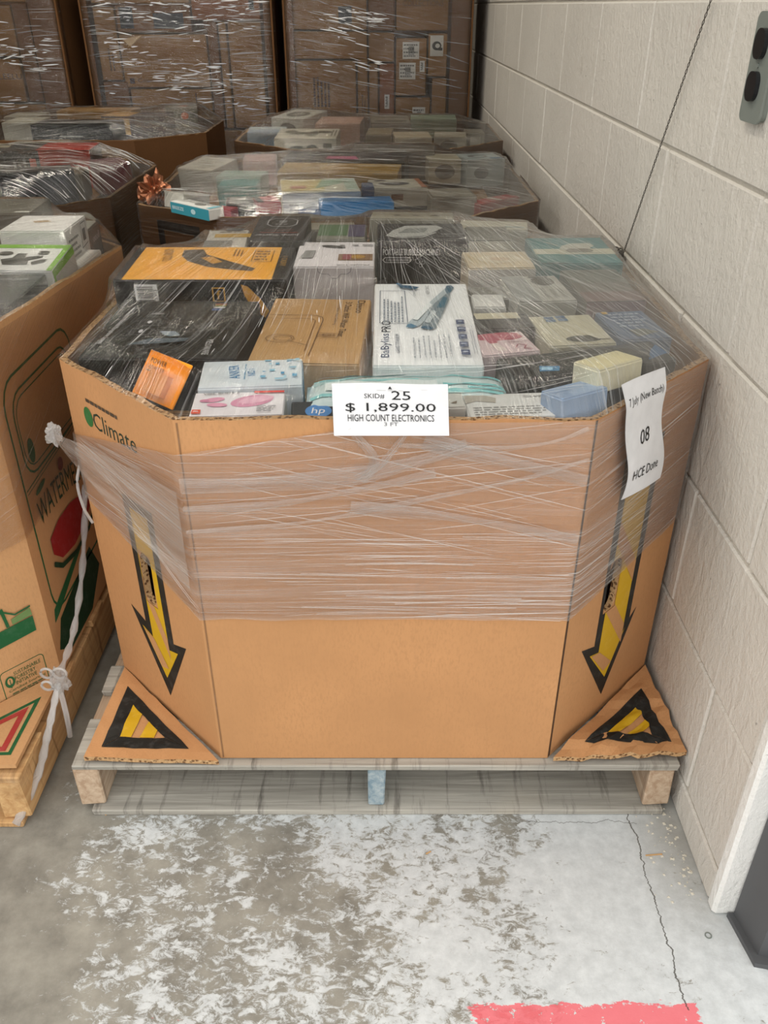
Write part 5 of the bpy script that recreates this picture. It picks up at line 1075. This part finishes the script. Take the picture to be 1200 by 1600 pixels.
streak_strips(T2, F2, flat_lines(110, -2.1, -1.05, 4.5, 5.5, 61, .003, .011, slope=.12), GLINT); streak_strips(T2, F2, flat_lines(50, -2.0, -1.05, 4.5, 5.5, 62, .004, .012, .04, .25, .1, .1), GLINT_HI, 'film_glints')

# ------------------------------------------------------------------ tall carton stacks at the back
def stack(name, label, x0, x1, y0, y1, z1, cartons, flabel, bottom=.142, posts=(.06, .13), key=''):
    pallet(x0, x1, y0, y1, 'wooden pallet under the ' + key, WOOD_TAN)
    r = empty(name, ((x0 + x1) / 2, (y0 + y1) / 2, bottom), label, 'crate'); cx, cy = r.location.x, r.location.y
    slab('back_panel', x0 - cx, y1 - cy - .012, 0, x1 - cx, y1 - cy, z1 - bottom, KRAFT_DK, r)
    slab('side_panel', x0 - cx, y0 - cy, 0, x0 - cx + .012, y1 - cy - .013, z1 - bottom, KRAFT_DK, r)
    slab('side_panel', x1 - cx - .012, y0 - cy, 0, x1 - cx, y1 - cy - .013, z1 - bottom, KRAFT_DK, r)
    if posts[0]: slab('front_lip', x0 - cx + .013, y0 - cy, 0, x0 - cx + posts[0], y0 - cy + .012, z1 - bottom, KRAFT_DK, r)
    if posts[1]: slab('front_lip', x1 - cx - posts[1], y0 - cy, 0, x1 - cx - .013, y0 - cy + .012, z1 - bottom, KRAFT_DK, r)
    for (a, zb, b, zt, lab, col, pr) in cartons:
        d = random.uniform(0, .012); m = {'k': KRAFT_CTN, 'r': KRAFT_CTN2, 'd': KRAFT_DK}.get(col, col)
        carton('s', 'carton', lab, 'carton', ((a + b) / 2, y0 + .03 + .2 + d, zt), (b - a - .006, .40), zt - zb - .005, m, F=pr, lid=False, bev=.004)
    V, F, U = [], [], []; nx_, nz_ = 44, 60; rl = Vector((cx, y0, bottom))
    f = empty('stretch_wrap', rl, flabel, 'stretch film')
    for i in range(nx_ + 1):
        for j in range(nz_ + 1):
            x = x0 - .01 + (x1 - x0 + .02) * i / nx_; z = bottom + .05 + (z1 - bottom - .07) * j / nz_
            ed = min(1, i / 3, (nx_ - i) / 3)
            y = y0 - .006 - .022 * abs(mnoise.noise(Vector((x * 2.2, z * 10 + x * 1.5, cx)))) * ed - .006 * mnoise.noise(Vector((x * 7, z * 26, cx + 4))) * ed
            if i in (0, nx_): y = y0 + .05
            V.append((x - cx, y - y0, z - bottom)); U.append((x, z + .12 * x + .03 * mnoise.noise(Vector((x * 2, z * 2, 1)))))
    for i in range(nx_):
        for j in range(nz_): k = i * (nz_ + 1) + j; F.append((k, k + nz_ + 1, k + nz_ + 2, k + 1))
    fsheet = mesh_obj('front_sheet', V, F, FILM_STACK, f, True, U)
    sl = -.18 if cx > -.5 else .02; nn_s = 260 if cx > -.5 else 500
    streak_strips(fsheet, f, flat_lines(nn_s, x0, x1 - .1, .85, 1.62, 71 + nn_s, .001, .004, .02, .2, sl, .07, True), GLINT, axis='y', lift=.003)
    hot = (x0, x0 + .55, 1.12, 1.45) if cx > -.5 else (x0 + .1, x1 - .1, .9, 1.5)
    streak_strips(fsheet, f, flat_lines(int(nn_s * .8), *hot, 72 + nn_s, .0015, .007, .01, .10, sl, .10, True), GLINT_HI, 'film_glints', axis='y', lift=.003)
wl = lambda x0, y0, x1, y1: [rc(x0, y0, x1, y1, '#c9c6bd', 'white_label'), fine(x0 + .006, y0 + .006, x1 - .006, y1 - .006, 4, '#6b6963'), bars(x0 + (x1 - x0) * .35, y0 + (y1 - y0) * .25, x0 + (x1 - x0) * .7, y0 + (y1 - y0) * .75, '#33312e', 5, True)]
stack('carton_crate', 'brown cardboard crate sleeve around the carton stack by the block wall', -.60, .53, 5.75, 6.6, 2.0, [
    (-.545, .80, -.170, 1.18, 'large brown carton with vertical black print lines, in the stack by the wall', 'k', [fine(.10, .12, .21, .30, 5, '#4a3826', True, 4, fill=.6)]),
    (-.165, .80, -.098, 1.19, 'narrow upright carton beside the large one with black print lines', 'k', [fine(.02, .05, .05, .2, 2, '#5a4630', True)]),
    (-.095, .80, -.034, 1.165, 'narrow upright brown carton next to the reddish one', 'k', []),
    (-.030, .80, .066, 1.165, 'reddish brown upright carton with a small white label', 'r', wl(.03, .11, .06, .19)),
    (.070, .985, .262, 1.30, 'brown carton with two white shipping labels, by the wall', 'k', wl(.04, .2, .14, .29) + wl(.02, .09, .12, .18) + wl(.145, .13, .175, .19)),
    (.266, 1.09, .386, 1.325, 'brown carton with a picture label of a black tool', 'k', [rc(.01, .11, .09, .22, '#c9c6bd', 'white_label'), el(.05, .165, .028, .024, '#3a3835', 'tool_picture'), el(.055, .165, .014, .012, '#c9c6bd', 'tool_picture'), rc(.06, .14, .085, .155, '#3a3835', 'tool_picture')]),
    (.070, .80, .290, .978, 'brown carton with one barcode label under the two label carton', 'k', wl(.105, .02, .185, .12)),
    (.294, .80, .390, 1.085, 'plain brown carton at the edge by the sleeve panel', 'k', []),
    (-.575, 1.185, -.100, 1.335, 'wide flat brown carton under bright film glare', 'k', []),
    (-.575, 1.34, -.100, 1.58, 'wide brown carton at the top of the stack by the wall', 'k', [rc(.30, .03, .38, .12, '#2b2d33', 'dark_patch')]),
    (-.095, 1.17, .064, 1.33, 'square brown carton above the reddish upright carton', 'k', []),
    (-.095, 1.335, .064, 1.60, 'square brown carton near the stack top by the wall', 'd', []),
    (.070, 1.335, .386, 1.60, 'wide brown carton above the labelled cartons', 'k', [tx('COLLECTIONS', .16, .14, .24, .03, '#5a4630')]),
    (-.575, .15, -.03, .79, 'large plain carton at the base of the stack by the wall', 'k', []), (-.02, .15, .39, .79, 'tall plain carton at the base of the stack by the wall', 'k', []),
    (-.575, 1.61, .386, 1.9, 'long brown carton on top of the stack by the wall', 'k', [])], 'clear glossy film stretched over the carton stack by the block wall', key='carton stack by the block wall')
stack('carton_crate', 'brown cardboard crate sleeve around the middle carton stack', -1.80, -.66, 5.75, 6.6, 2.0, [
    (-1.735, 1.07, -1.605, 1.46, 'tall narrow carton at the edge of the middle stack', 'k', [fine(.05, .05, .09, .18, 2, '#4a3826', True)]),
    (-1.60, 1.325, -1.15, 1.47, 'carton with a black patch high in the middle stack', 'd', [rc(.02, .02, .10, .13, '#222428', 'black_patch'), rc(.22, .02, .4, .10, '#3c3e42', 'black_patch')]),
    (-1.60, 1.03, -1.07, 1.32, 'wide carton with a printed word line in the middle stack', 'k', [tx('Cosmetics Lighting', .24, .035, .32, .03, '#43352a'), rc(.03, .02, .06, .05, '#43352a'), pg([(.02, .26), (.14, .28), (.06, .22)], '#c3a272', 'torn_patch')]),
    (-1.065, .80, -1.0, 1.385, 'narrow full height carton in the middle stack', 'd', []),
    (-.995, .80, -.945, 1.385, 'slim upright pale carton in the middle stack', 'k', []), (-.94, .80, -.735, 1.385, 'upright carton under shiny film at the edge of the middle stack', 'k', []),
    (-1.735, .80, -1.58, 1.065, 'dark carton low in the middle stack', 'd', []), (-1.575, .80, -1.07, 1.025, 'wide tan carton low in the middle stack', 'k', [rc(.40, .04, .405, .2, '#2b2520', 'gap_mark')]),
    (-1.145, 1.39, -.735, 1.60, 'reddish carton at the top corner of the middle stack', 'r', [rc(.34, .05, .37, .10, '#2c2a28', 'black_mark')]),
    (-1.735, 1.475, -1.15, 1.70, 'wide carton at the top of the middle stack', 'k', []), (-1.735, .15, -1.25, .79, 'plain base carton of the middle stack beside the tall narrow one', 'k', []), (-1.24, .15, -.735, .79, 'plain base carton of the middle stack, beneath the slim upright one', 'k', [])],
    'clear wrinkled film stretched over the middle carton stack', posts=(.05, .055), key='middle carton stack')
stack('carton_crate', 'brown cardboard crate sleeve around the carton stack beside the dark gap', -3.05, -1.93, 5.75, 6.6, 2.0, [
    (-2.60, 1.20, -2.215, 1.47, 'shiny wrapped carton high in the stack beside the dark gap', 'k', []), (-2.21, .95, -2.115, 1.48, 'narrow upright carton in the stack beside the dark gap', 'd', []),
    (-2.60, .95, -2.22, 1.19, 'tan carton with a dark letter mark in the stack beside the dark gap', 'k', [tx('LEELU', .30, .14, .14, .03, '#3a2d22')]), (-2.99, .95, -2.61, 1.47, 'large tan carton in the stack beside the dark gap', 'k', []),
    (-2.60, 1.48, -2.115, 1.75, 'carton at the top of the stack beside the dark gap', 'k', []), (-2.99, .15, -2.115, .94, 'long base carton of the stack beside the dark gap', 'k', [])],
    'clear film stretched over the carton stack beside the dark gap', posts=(.05, .17), key='carton stack beside the dark gap')
